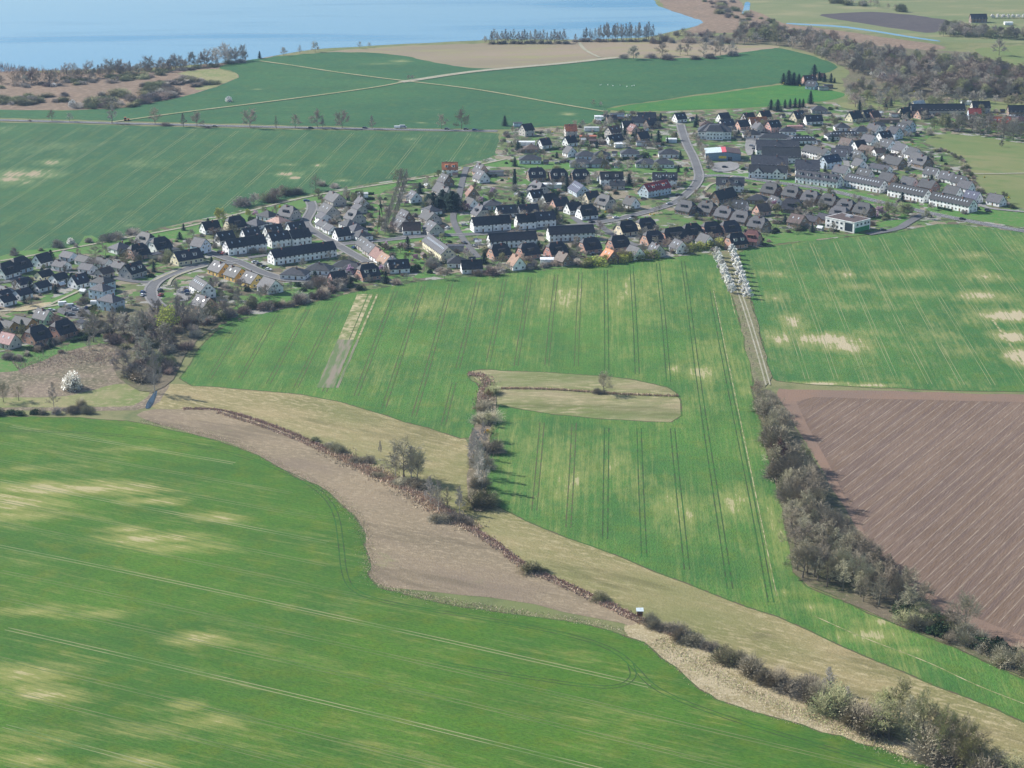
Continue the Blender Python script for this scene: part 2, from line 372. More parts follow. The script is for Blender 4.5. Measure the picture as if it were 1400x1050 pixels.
# valley meadows along the ditch
DITCH = [(60,561),(125,562),(200,560),(250,559),(300,559),(350,574),(400,592),(450,615),(480,627),(512,645),(550,662),(588,680),(615,700),(646,722),(680,743),(714,771),(771,797),(829,823),(874,846),(943,871),(980,891),(1017,914),(1086,937),(1143,971),(1200,997),(1257,1026),(1300,1046),(1360,1080)]
UP = [(215,527),(240,524),(350,531),(430,539),(480,551),(540,571),(600,588),(642,600),(648,640),(668,668),(690,690),(760,725),(829,750),(914,785),(1000,819),(1086,847),(1171,887),(1257,925),(1343,959),(1400,983),(1460,1010),(1460,1100)]
sheet('meadow_upper', UP+DITCH[::-1][:-2], .03, 'meadow_tan')
sheet('meadow_lower', DITCH[2:]+[(1400,1130),(1200,1130),(1200,1000),(1000,940),(880,860),(700,820),(500,800),(490,760),(470,700),(440,675),(330,610),(180,570)], .034, 'meadow_brown')
def pxpoly(px, dx0, n): return px
sheet('straw_verge', [(846,858),(880,850),(943,878),(980,898),(1017,920),(1086,945),(1143,980),(1200,1004),(1257,1032),(1320,1062),(1330,1090),(1270,1062),(1214,1036),(1160,1019),(1114,1005),(1043,985),(1000,970),(975,960),(951,944),(914,914),(886,893)], .045, 'straw', step=2, amp=.5)
0 and sheet('straw_verge', [(500,790),(518,800),(600,812),(714,829),(800,840),(851,852),(851,868),(800,856),(714,844),(600,826),(520,809),(500,800)], .045, 'straw', step=2, amp=.5)
0 and sheet('straw_verge', [(190,574),(280,590),(340,608),(405,642),(450,662),(480,686),(512,722),(512,728),(492,722),(470,694),(440,671),(400,653),(340,619),(280,599),(190,581)], .044, 'straw', step=2, amp=.5)
sheet('island_meadow', [(x, y) for x, y in ISL], .04, 'island_grass' if rough_mat('island_grass', [(.31,.26,.15), (.18,.20,.07), (.40,.34,.20)], .05, .3, .4, 0, (.4,1,1), wide=(.14,.19,.06)) else '')
sheet('meadow_left', [(-60,563),(60,561),(125,562),(205,560),(222,545),(235,525),(215,470),(120,455),(60,470),(-60,480)], .03, 'reed_floor')
sheet('meadow_left', [(-60,558),(60,557),(125,557),(180,556),(200,545),(206,532),(185,524),(150,526),(125,535),(80,543),(-60,545)], .04, 'meadow_pale' if rough_mat('meadow_pale', [(.27,.25,.12),(.17,.21,.07),(.32,.28,.15)], .04, .3, .3) else '')
sheet('lawn', [(-60,508),(0,510),(30,505),(70,487),(110,475),(140,468),(132,458),(110,462),(95,470),(60,478),(20,480),(-60,485)], .05, 'lawn')

# upper left field and the fields beyond the country road
F6 = [(-80,166),(0,167),(150,171),(350,176),(520,179),(680,181),(684,190),(676,214),(640,224),(600,236),(560,243),(500,252),(440,262),(380,276),(330,287),(290,297),(250,305),(190,318),(130,331),(60,343),(0,352),(-80,362)]
r6 = rowang((577,184), (535,236))
BL6 = [(35,238,70,11,1.3),(70,222,34,8,1.3),(15,245,40,8,1.3),(390,238,30,5,1.4),(395,225,22,4,1.),(402,243,12,3,1.5),(435,226,16,4,.9),(20,250,60,10,.8),(60,200,120,18,.45),(300,235,80,10,.4),(200,225,60,8,.5),(560,190,14,3,.8),(470,247,16,3,.9),(180,308,14,4,.7),(0,175,40,5,.6),(320,215,60,8,.4)]
field_mat('crop_far_left', (.036,.112,.044), (.050,.135,.047), (.15,.21,.085), BL6, r6, .34, .008, .02, bare=(.38,.29,.20))  # greens tinted bluer: part of the distance haze is put into the colour
def f6(m, pts, mats):
    along(m, pts, mats, (577,184), (535,236), 18.6, (-44, 34), 7, mat='pale_line', wid=.34, every=lambda k: k % 5 in (0, 2))
    along(m, pts, mats, (577,184), (535,236), 18.6, (-44, 34), 7, mat='faint_line', wid=.34, every=lambda k: k % 5 not in (0, 2))
sheet('grain_field', F6, .06, 'crop_far_left', mb=f6, amp=1.2)
F7 = [(-80,149),(0,150),(100,151),(175,147),(237,135),(275,126),(305,115),(330,104),(320,98),(292,92),(340,82),(370,78),(450,71),(512,72),(557,77),(600,87),(650,94),(700,92),(775,86),(840,78),(875,80),(962,79),(1012,72),(1050,67),(1065,65),(1090,71),(1112,77),(1147,90),(1140,97),(1100,110),(1066,114),(1050,116),(940,131),(830,147),(838,153),(820,158),(800,172),(750,173),(680,177),(520,174),(350,170),(150,165),(0,161),(-80,159)]
BL7 = [(548,84,30,4,1.1),(530,86,40,4,.7),(778,156,22,4,1.2),(575,168,14,2,1.),(352,122,12,2,.7),(480,95,14,2,.5)]
field_mat('crop_beyond', (.034,.115,.044), (.048,.14,.046), (.20,.24,.10), BL7, .05, .2, .005, -.2, bare=(.42,.33,.22), fine=.05)  # bluish greens carry some of the distance haze in their colour
sheet('grain_field', F7, .06, 'crop_beyond', amp=1.5)
field_mat('crop_bright', (.05,.17,.035), (.06,.19,.035), (.2,.25,.1), [(1100,118,30,6,.5)], 0, .1, .01, -.2)
sheet('grain_field', [(826,151),(830,148),(940,133),(1050,118),(1066,116),(1100,116),(1150,126),(1156,129),(1140,137),(1050,146),(960,150),(880,152)], .065, 'crop_bright', amp=1.2)
sheet('fallow_slope', [(440,72),(460,69),(540,63),(700,58),(800,56),(900,57),(1000,61),(1065,62),(1068,65),(1050,67),(1012,72),(962,79),(875,80),(840,78),(775,86),(700,92),(650,94),(600,87),(557,77),(512,72)], .05, 'slope_tan', amp=1.5)
sheet('reed_marsh', [(-80,94),(0,97),(100,101),(240,97),(300,84),(340,80),(372,76),(372,80),(290,94),(322,99),(330,104),(305,115),(275,126),(237,135),(175,147),(100,151),(0,150),(-80,150)], .03, 'marsh', amp=1.5)
sheet('fallow_slope', [(237,100),(290,93),(322,99),(328,104),(305,114),(280,124),(262,122),(285,112),(255,103)], .045, 'meadow_pale', amp=1.5)
sheet('meadow_far', [(1000,-40),(1500,-40),(1500,60),(1290,58),(1150,40),(1075,33),(1040,26),(1015,24)], .03, 'pasture_far' if rough_mat('pasture_far', [(.20,.21,.10),(.15,.19,.08),(.27,.25,.13)], .004, .03, .3, .1, (.4,1,1)) else '')
rough_mat('plough_far', [(.085,.07,.07),(.10,.085,.08),(.075,.065,.065)], .01, .1, .3)
sheet('ploughed_field', [(1115,20),(1160,17),(1200,16),(1260,22),(1300,28),(1300,38),(1275,46),(1230,40),(1180,32),(1140,26)], .05, 'plough_far', amp=1.5)
sheet('reed_marsh', [(885,-20),(960,-20),(1005,-5),(1020,10),(1075,33),(1150,42),(1200,50),(1280,60),(1300,66),(1250,72),(1150,55),(1090,40),(1000,45),(930,45),(965,30),(940,22),(910,12)], .035, 'marsh', amp=1.5)
sheet('pasture', [(1259,194),(1270,186),(1282,182),(1326,185),(1400,196),(1470,206),(1470,300),(1400,287),(1352,268),(1330,258),(1318,228),(1300,210),(1280,200)], .06, 'pasture', amp=1.)
sheet('pasture', [(1285,140),(1310,134),(1400,142),(1470,146),(1470,158),(1400,154),(1310,146)], .06, 'pasture', amp=1.)
sheet('pasture', [(1120,150),(1130,143),(1200,134),(1250,140),(1230,146),(1150,158)], .055, 'pasture', amp=1.)
sheet('woodland_floor', [(885,60),(1000,46),(1090,48),(1160,58),(1260,68),(1470,78),(1470,140),(1400,146),(1300,138),(1230,136),(1160,126),(1150,110),(1165,98),(1120,76),(1070,62),(1000,60)], .03, 'woodland_floor', amp=2)
sheet('pasture', [(1330,66),(1400,62),(1470,62),(1470,94),(1400,92),(1340,76)], .05, 'pasture', amp=1.)

# lake and ditches
LAKE = [(-900,-70),(780,-70),(880,-12),(895,3),(905,10),(925,17),(948,23),(966,30),(950,37),(925,42),(890,50),(820,54),(700,53),(600,58),(500,63),(440,66),(400,72),(345,82),(250,90),(200,93),(100,96),(0,98),(-900,104)]
sheet('lake_water', LAKE, .02, 'water', step=25, amp=2.5)
sheet('ditch_water', [(1074,31),(1150,35),(1200,42),(1250,50.5),(1286,55.5),(1285,57),(1250,52.5),(1200,44.2),(1150,37.2),(1076,33)], .06, 'water', amp=.3)
sheet('ditch_water', [(1019,2),(1026,3),(1024,19),(1014,20)], .06, 'water', amp=.3)
sheet('ditch_water', [(213,533),(216,535),(207,558),(198,559),(201,550)], .06, 'ditch_dark', amp=.2, step=4)

# village ground
V1 = [(-80,362),(0,352),(60,343),(130,331),(190,318),(250,305),(330,287),(380,276),(440,262),(560,243),(600,236),(640,224),(676,214),(684,190),(690,178),(740,174),(800,173),(838,154),(880,153),(960,151),(1050,147),(1140,138),(1156,150),(1200,150),(1290,150),(1400,156),(1470,160),(1470,206),(1400,196),(1326,185),(1282,182),(1262,192),(1282,203),(1304,214),(1318,228),(1332,258),(1352,268),(1400,287),(1470,302),(1470,323),(1400,317),(1286,304),(1257,311),(1229,317),(1126,327),(1009,341),(977,346),(850,359),(700,373),(560,386),(469,402),(363,427),(300,447),(262,470),(200,470),(140,468),(100,472),(60,480),(-80,486)]
sheet('village_ground', V1, .05, 'garden_ground', amp=1.)
def lawn(px): sheet('lawn', px, .06, 'lawn', amp=.6)
lawn([(0,346),(130,333),(256,311),(330,292),(440,266),(560,247),(602,240),(596,246),(545,254),(520,262),(520,322),(500,322),(524,300),(515,262),(440,276),(350,300),(260,322),(130,342),(0,364)])
lawn([(660,222),(700,218),(800,224),(900,226),(946,232),(944,240),(880,236),(780,232),(700,228),(664,228)])
lawn([(120,318),(100,345),(140,348),(200,356),(230,360),(300,345),(260,345),(190,330),(150,335)])
lawn([(965,235),(1030,238),(1100,248),(1180,264),(1250,280),(1262,286),(1250,292),(1180,276),(1100,258),(1020,247),(968,243)])
lawn([(1262,283),(1330,283),(1400,292),(1470,300),(1470,315),(1400,311),(1330,300),(1270,290)])
lawn([(1040,330),(1060,318),(1120,312),(1130,322),(1195,318),(1240,312),(1229,316),(1126,326),(1045,335)])
lawn([(1195,312),(1200,303),(1250,298),(1262,300),(1240,306)])
lawn([(340,340),(420,330),(450,328),(440,334),(380,345),(345,352)])
lawn([(40,420),(80,405),(110,395),(125,388),(115,405),(90,418),(60,428)])
lawn([(470,330),(520,326),(610,318),(740,304),(760,302),(740,308),(640,324),(520,334)])
lawn([(500,340),(560,334),(575,352),(590,372),(600,378),(560,382),(585,366)])
lawn([(330,415),(380,398),(440,388),(480,392),(430,406),(370,422)])
lawn([(1050,185),(1090,178),(1120,180),(1105,190),(1085,186)])

# ------------------------------------------------------------ roads
def road(name, px, wid, mat='asphalt', z=.16, walk=0, line=False, ext=None):
    ZC[0] += .006; z += ZC[0]
    pts = resample(smooth([P(x, y, z) for x, y in px], 2), 6)
    m = MB(); ribbon_pts(m, pts, wid)
    mats = [mat]
    if line:
        mats.append('road_paint')
        ribbon_pts(m, pts, .22, 1, .01, 0, gap=lambda i: i % 3 == 2)
        for s_ in (-1, 1): ribbon_pts(m, pts, .15, 1, .01, s_*(wid/2-.35))
    kind(link(name, m.mesh(name, mats)), 'structure')
    if walk:
        m = MB()
        for s_ in (-1, 1):
            ribbon_pts(m, pts, 1.3, 0, .12, s_*(wid/2+.8))
            nn = len(pts)
            for i in range(nn-1):                     # kerb face
                d = (pts[min(i+1, nn-1)]-pts[max(i-1, 0)]); d.normalize(); nr = Vector((-d.y, d.x, 0))*s_*(wid/2+.15)
                a, b = pts[i]+nr, pts[i+1]+nr; u = Vector((0,0,.12))
                m.add([a, b, b+u, a+u], [(0,1,2,3)])
        kind(link('pavement', m.mesh('pavement', ['paving'])), 'structure')
    ROADS.append((pts, wid/2+(2 if walk else .5)))
ROADS = []
N = NB('road_paint', .7, .2); N.col((.75,.75,.73))
road('country_road', [(-80,162),(0,164),(150,168),(350,173),(520,176.5),(680,179)], 7.5, line=True)
road('main_road', [(1470,327),(1400,316),(1330,303),(1290,295),(1262,289),(1200,275),(1160,266),(1120,257),(1060,249),(1020,243),(985,239),(955,241)], 7.5, walk=0, line=True)
road('village_street', [(930,170),(934,184),(940,200),(948,214),(953,228),(957,242),(950,255),(940,264),(926,276),(900,285),(874,292),(840,301),(800,307),(740,312),(660,320),(580,322),(520,329),(460,334)], 4.6, walk=1)
road('village_street', [(424,275),(428,284),(421,296),(416,305),(425,314),(442,324),(462,335),(480,346),(502,358)], 4.6, walk=1)
road('village_street', [(462,335),(430,340),(390,345),(340,352)], 5, walk=0)
road('village_street', [(280,342),(306,352),(328,358),(352,370),(375,378),(400,384),(428,382),(452,376)], 5, walk=1)
road('village_street', [(328,358),(286,361),(250,368),(220,380),(208,390),(205,400),(210,412),(220,420)], 5.2, walk=1)
road('village_street', [(150,378),(188,386),(216,384)], 5, walk=0)
road('village_street', [(52,366),(90,371),(128,376),(152,378)], 4.5, 'paving')
road('village_street', [(-20,388),(0,386),(14,384),(26,377),(20,370),(14,360)], 5)
road('village_street', [(0,425),(60,420),(90,414)], 3, 'gravel')
road('footpath', [(-60,364),(0,357),(60,346),(130,333),(200,320),(256,310),(330,291),(400,273),(440,265),(500,255),(560,246),(610,238),(640,228),(665,223),(692,217)], 2.6, 'gravel')
road('village_street', [(638,228),(634,240),(630,256),(626,275),(618,296),(623,310),(630,322),(642,338),(654,352)], 4.2, walk=0)
road('village_street', [(806,296),(818,305),(830,316),(846,326),(872,336)], 5, walk=0)
road('village_street', [(784,296),(790,302),(800,308)], 5, walk=0)
road('footpath', [(1318,236),(1340,237.5),(1400,236.5),(1470,235)], 3, 'gravel')
road('village_street', [(1186,320),(1205,317),(1230,312),(1240,305),(1252,298),(1264,292)], 6, 'asphalt')
road('village_street', [(1040,200),(1045,190),(1070,182),(1100,192),(1138,198),(1150,210),(1160,226),(1150,232),(1140,236)], 4.5, 'paving')
road('village_street', [(1160,226),(1200,236),(1240,228),(1246,218),(1240,205),(1225,192),(1200,180)], 4.5, 'paving')
road('village_street', [(970,172),(1000,178),(1040,184),(1070,180),(1130,176)], 5, 'paving')
road('village_street', [(1246,228),(1290,240),(1320,262),(1340,284),(1400,289),(1470,296)], 4, 'paving')
road('footpath', [(1002,240),(985,248),(970,252),(964,260)], 2, 'gravel')
road('footpath', [(60,420),(85,408),(105,399),(120,391)], 2, 'gravel')
road('footpath', [(208,384),(225,376),(260,362),(285,356)], 2, 'gravel')
road('footpath', [(230,390),(234,380),(252,372),(285,363)], 2, 'gravel')
rough_mat('grass_track', [(.32,.30,.17),(.20,.24,.10),(.38,.34,.22)], .05, .4, .1)
road('field_track', [(150,167),(250,153),(350,141),(450,128),(520,118),(550,112)], 3.5, 'grass_track')
road('field_track', [(355,83),(400,89),(450,97),(510,105),(560,111),(640,120),(700,130),(760,141),(826,152)], 3.5, 'grass_track')
road('field_track', [(548,112),(575,108),(620,101),(660,96),(700,92.5),(775,86),(840,78.5),(850,79)], 9, 'gravel')
road('field_track', [(820,78.5),(806,72),(797,66),(792,58)], 3.5, 'gravel')
for o_ in (-1.0, 1.0):
    m = MB(); pts = resample(smooth([P(x, y, .3) for x, y in [(1000,372),(1008,392),(1016,412),(1028,450),(1040,490),(1050,526)]]), 5)
    ribbon_pts(m, pts, .8, 0, 0, o_); kind(link('field_track', m.mesh('field_track', ['gravel'])), 'structure')
sheet('grass_verge', [(977,345),(1009,341),(1014,370),(1024,400),(1035,440),(1045,480),(1056,522),(1040,530),(1031,520),(1023,490),(1012,440),(1003,410),(992,392),(984,368)], .055, 'verge_grass' if rough_mat('verge_grass', [(.19,.17,.10),(.13,.15,.06),(.28,.24,.15)], .1, .8, .3) else '')
sheet('woodland_floor', [(1030,535),(1057,531),(1076,565),(1100,605),(1130,655),(1160,705),(1182,742),(1212,772),(1250,812),(1300,846),(1340,868),(1400,895),(1470,925),(1470,958),(1400,926),(1345,903),(1290,878),(1200,843),(1150,820),(1088,793),(1080,750),(1072,705),(1060,660),(1048,610),(1038,570)], .05, 'woodland_floor')
sheet('parking_lot', [(968,223),(1008,220),(1012,231),(985,236),(972,233)], .25, 'paving', amp=.2)
sheet('parking_lot', [(1020,185),(1035,178),(1040,200),(1024,215),(1018,205)], .25, 'paving', amp=.2)
sheet('parking_lot', [(242,392),(262,390),(262,410),(240,412)], .25, 'paving', amp=.2)
sheet('parking_lot', [(73,424),(98,415),(128,426),(118,436),(95,434)], .25, 'asphalt', amp=.2)
sheet('sand_play_area', [(8,425),(50,415),(75,412),(60,420),(30,426)], .25, 'straw', amp=.3)
sheet('woodland_floor', [(118,432),(180,414),(240,416),(290,420),(330,412),(300,440),(262,470),(235,525),(200,540),(150,510),(170,480),(140,460)], .07, 'woodland_floor')
sheet('woodland_floor', [(655,525),(678,535),(678,553),(672,585),(668,620),(663,655),(664,680),(680,694),(650,700),(640,690),(640,602),(650,585)], .07, 'reed_floor')
# ------------------------------------------------------------ buildings
WALLC = {'w':(.86,.86,.85),'c':(.72,.64,.46),'b':(.46,.27,.21),'y':(.66,.44,.15),'p':(.60,.36,.30),'l':(.56,.64,.72),'g':(.42,.62,.42),'n':(.24,.17,.13),'e':(.50,.47,.43)}
ROOFC = {'d':(.032,.034,.042),'g':(.052,.055,.064),'r':(.34,.085,.055),'n':(.10,.068,.058),'p':(.40,.24,.20),'o':(.20,.10,.075),'s':(.05,.06,.10),'w':(.6,.62,.63)}
WN = {'w':'white','c':'cream','b':'brick','y':'yellow','p':'pink','l':'pale blue','g':'pale green','n':'brown','e':'beige'}
RN = {'d':'black','g':'grey','r':'red','n':'brown','p':'pale pink','o':'orange','s':'navy','w':'white'}
for k_, c_ in WALLC.items(): obj_mat('wall_'+k_, c_, .08, .85, .4)
for k_, c_ in ROOFC.items():
    n = NB('roof_'+k_, .62, .3); oi = n.n('ObjectInfo').outputs['Random']
    tc = n.n('TexCoord'); t = n.n('TexNoise'); t.inputs['Scale'].default_value = .8; n.l(tc.outputs['Object'], t.inputs['Vector'])
    wv = n.n('TexWave'); wv.bands_direction = 'Z'; wv.inputs['Scale'].default_value = 1.4; wv.inputs['Distortion'].default_value = 1; n.l(tc.outputs['Object'], wv.inputs['Vector'])
    n.l(n.math('ADD', .47, n.math('MULTIPLY', oi, .06)), (HS := n.n('HueSaturation')).inputs['Hue'])
    v = n.math('MULTIPLY', n.math('ADD', .68, n.math('MULTIPLY', oi, .64)), n.ramp(t.outputs['Fac'], .3, .7, .8, 1.2))
    v = n.math('MULTIPLY', v, n.ramp(wv.outputs['Fac'], 0, 1, .9, 1.08))
    h = n.n('HueSaturation'); h.inputs['Color'].default_value = (*c_, 1); n.l(v, h.inputs['Value']); n.l(h.outputs[0], HS.inputs['Color']); n.col(HS.outputs[0]); n.bump(wv.outputs['Fac'], .03, .5)
obj_mat('white_trim', (.8,.8,.78), .03); obj_mat('door_wood', (.16,.09,.05), .3)
N = NB('glass', .12, .6); N.col((.03,.04,.055))
N = NB('skylight_glass', .15, .8); N.col((.45,.5,.55))
N = NB('solar', .12, .7); N.col((.015,.025,.06))
obj_mat('metal_grey', (.35,.37,.4), .05, .5)
obj_mat('chimney_brick', (.25,.12,.09), .1)

CACHE = {}
def cached(key, fn):
    if key not in CACHE: CACHE[key] = fn()
    return CACHE[key]
def win_mesh(w_, h_):
    def f():
        m = MB(); m.box(-w_/2, -.03, -h_/2, w_/2, .03, h_/2, 0)
        m.box(-w_/2+.12, -.05, -h_/2+.12, -.04, .045, h_/2-.12, 1); m.box(.04, -.05, -h_/2+.12, w_/2-.12, .045, h_/2-.12, 1)
        return m.mesh('window', ['white_trim', 'glass'])
    return cached(('win', w_, h_), f)
def door_mesh():
    def f():
        m = MB(); m.box(-.6, -.04, 0, .6, .04, 2.2, 0); m.box(-.5, -.07, .05, .5, .06, 2.1, 1); return m.mesh('door', ['white_trim', 'door_wood'])
    return cached('door', f)
def wall_mesh(L, W, hw, hr, hip, wc):
    def f():
        m = MB(); ye = W/2; c = W/2*hip; hc = hw+hr*(1-hip)
        for s_ in (-1, 1):
            x = s_*L/2
            if hr > 0 and hip < 1:
                pts = [(x,-ye,0),(x,ye,0),(x,ye,hw)]+([(x,c,hc-.02),(x,-c,hc-.02)] if hip > 0 else [(x,0,hw+hr-.02)])+[(x,-ye,hw)]
            else: pts = [(x,-ye,0),(x,ye,0),(x,ye,hw),(x,-ye,hw)]
            m.add(pts, [tuple(range(len(pts))) if s_ > 0 else tuple(range(len(pts)-1, -1, -1))])
        m.add([(-L/2,-ye,0),(L/2,-ye,0),(L/2,-ye,hw),(-L/2,-ye,hw)], [(0,1,2,3)])
        m.add([(-L/2,ye,0),(L/2,ye,0),(L/2,ye,hw),(-L/2,ye,hw)], [(3,2,1,0)])
        m.box(-L/2-.04, -ye-.04, -.3, L/2+.04, ye+.04, .35, 1)
        return m.mesh('wall', ['wall_'+wc, 'metal_grey'])
    return cached(('wall', L, W, hw, hr, hip, wc), f)
def roof_mesh(L, W, hw, hr, hip, rc):
    def f():
        m = MB(); sl = hr/(W/2); o = .45; e = W/2+o; ze = hw-sl*o; zr = hw+hr; X = L/2+o*.8; th = .2
        ch = W/2*hip; kx = ch*.95 if hip < 1 else e
        kx = min(kx, X-.3)
        def top(dz):
            v = [(-X,-e,ze+dz),(X,-e,ze+dz),(X,e,ze+dz),(-X,e,ze+dz)]
            if hip == 0: v += [(X,0,zr+dz),(-X,0,zr+dz)]
            elif hip >= 1: v += [(X-kx,0,zr+dz),(-X+kx,0,zr+dz)]
            else:
                zc = zr-sl*ch
                v += [(X-kx,0,zr+dz),(-X+kx,0,zr+dz),(X,-ch,zc+dz),(X,ch,zc+dz),(-X,ch,zc+dz),(-X,-ch,zc+dz)]
            return v
        if hip == 0: fs = [(0,1,4,5),(2,3,5,4)]; rim = [0,1,4,2,3,5]
        elif hip >= 1: fs = [(0,1,4,5),(2,3,5,4),(1,2,4),(3,0,5)]; rim = [0,1,2,3]
        else: fs = [(0,1,6,4,5,9),(2,3,8,5,4,7),(6,7,4),(8,9,5)]; rim = [0,1,6,7,2,3,8,9]
        a = top(th); b = top(0); n_ = len(a)
        m.add(a+b, fs+[tuple(i+n_ for i in f_[::-1]) for f_ in fs])
        k = len(rim)
        m.add([a[i] for i in rim]+[b[i] for i in rim], [(i, i+k, (i+1) % k+k, (i+1) % k) for i in range(k)], 1)
        m.box(-X+kx*(hip > 0)+.1, -.14, zr+th-.05, X-kx*(hip > 0)-.1, .14, zr+th+.09, 0)
        return m.mesh('roof', ['roof_'+rc, 'roof_'+rc if rc != 'd' else 'roof_g'])
    return cached(('roof', L, W, hw, hr, hip, rc), f)
def dormer_mesh(wd, hd, dd, rc):
    """flat/shed dormer: front at y=0 facing -y, running back dd"""
    def f():
        m = MB(); m.box(-wd/2, 0, 0, wd/2, dd, hd, 0); m.box(-wd/2-.2, -.3, hd, wd/2+.2, dd, hd+.18, 1)
        n_ = max(1, int(wd/1.5)); 
        for i in range(n_):
            x = -wd/2+(i+.5)*wd/n_; m.box(x-.5, -.04, .35, x+.5, .02, hd-.25, 2)
        return m.mesh('dormer', ['white_trim' if wd < 2.5 else 'roof_'+rc, 'roof_'+rc, 'glass'])
    return cached(('dorm', wd, hd, dd, rc), f)
def panel_mesh(w_, h_, mat):
    def f():
        m = MB(); m.box(-w_/2, -h_/2, 0, w_/2, h_/2, .08); return m.mesh('panel', [mat])
    return cached(('pan', w_, h_, mat), f)
def chim_mesh():
    def f():
        m = MB(); m.box(-.35,-.3,-1.6,.35,.3,.9,0); m.box(-.42,-.37,.9,.42,.37,1.0,1); m.box(-.2,-.15,1.0,.2,.15,1.25,1); return m.mesh('chimney', ['chimney_brick', 'metal_grey'])
    return cached('chim', f)

SPEC = {'s':(9.5,8.2,3.1,4.3,0),'k':(11.5,10.6,3.0,5.8,.42),'g':(11.5,10.2,3.3,4.6,0),'h':(11.5,10,3.0,2.9,1),'t':(11,9.5,5.6,2.8,1),'r':(30,9.2,4.9,3.9,0),
        'f':(7,6,2.8,0,0),'a':(10,8.5,3.0,5.2,0),'v':(11,9,5.0,4.2,0),'q':(9,7.5,2.8,2.6,0),'b':(14,9,4.5,4.5,0),'R':(30,15,4.5,6.2,0)}
KN = {'R':'long building','s':'gabled house','k':'half-hipped house','g':'wide house','h':'hipped bungalow','t':'two-storey house','r':'long terrace','f':'flat-roofed shed','a':'steep-roofed house','v':'tall house','q':'gabled bungalow','b':'barn'}
KC = {'R':'building','r':'row houses','f':'shed','b':'barn','h':'bungalow','q':'bungalow'}
KNAME = {'R':'long_building','s':'gabled_house','k':'half_hipped_house','g':'wide_gabled_house','h':'hipped_bungalow','t':'two_storey_house','r':'terraced_house','f':'flat_roofed_shed','a':'steep_roofed_house','v':'tall_gabled_house','q':'small_bungalow','b':'barn'}
HOUSES = []
def facing(o, p, nx, ny, ang):
    """is the side with local normal (nx, ny) turned toward the viewpoint's side (with margin)?"""
    wx, wy = nx*cos(ang)-ny*sin(ang), nx*sin(ang)+ny*cos(ang)
    d = Vector((-p.x, -p.y)).normalized()
    return wx*d.x+wy*d.y > -.35
def child(name, me, par, loc, rz=0, rx=0):
    c = link(name, me, par); c.location = loc; c.rotation_euler = (rx, 0, rz); return c
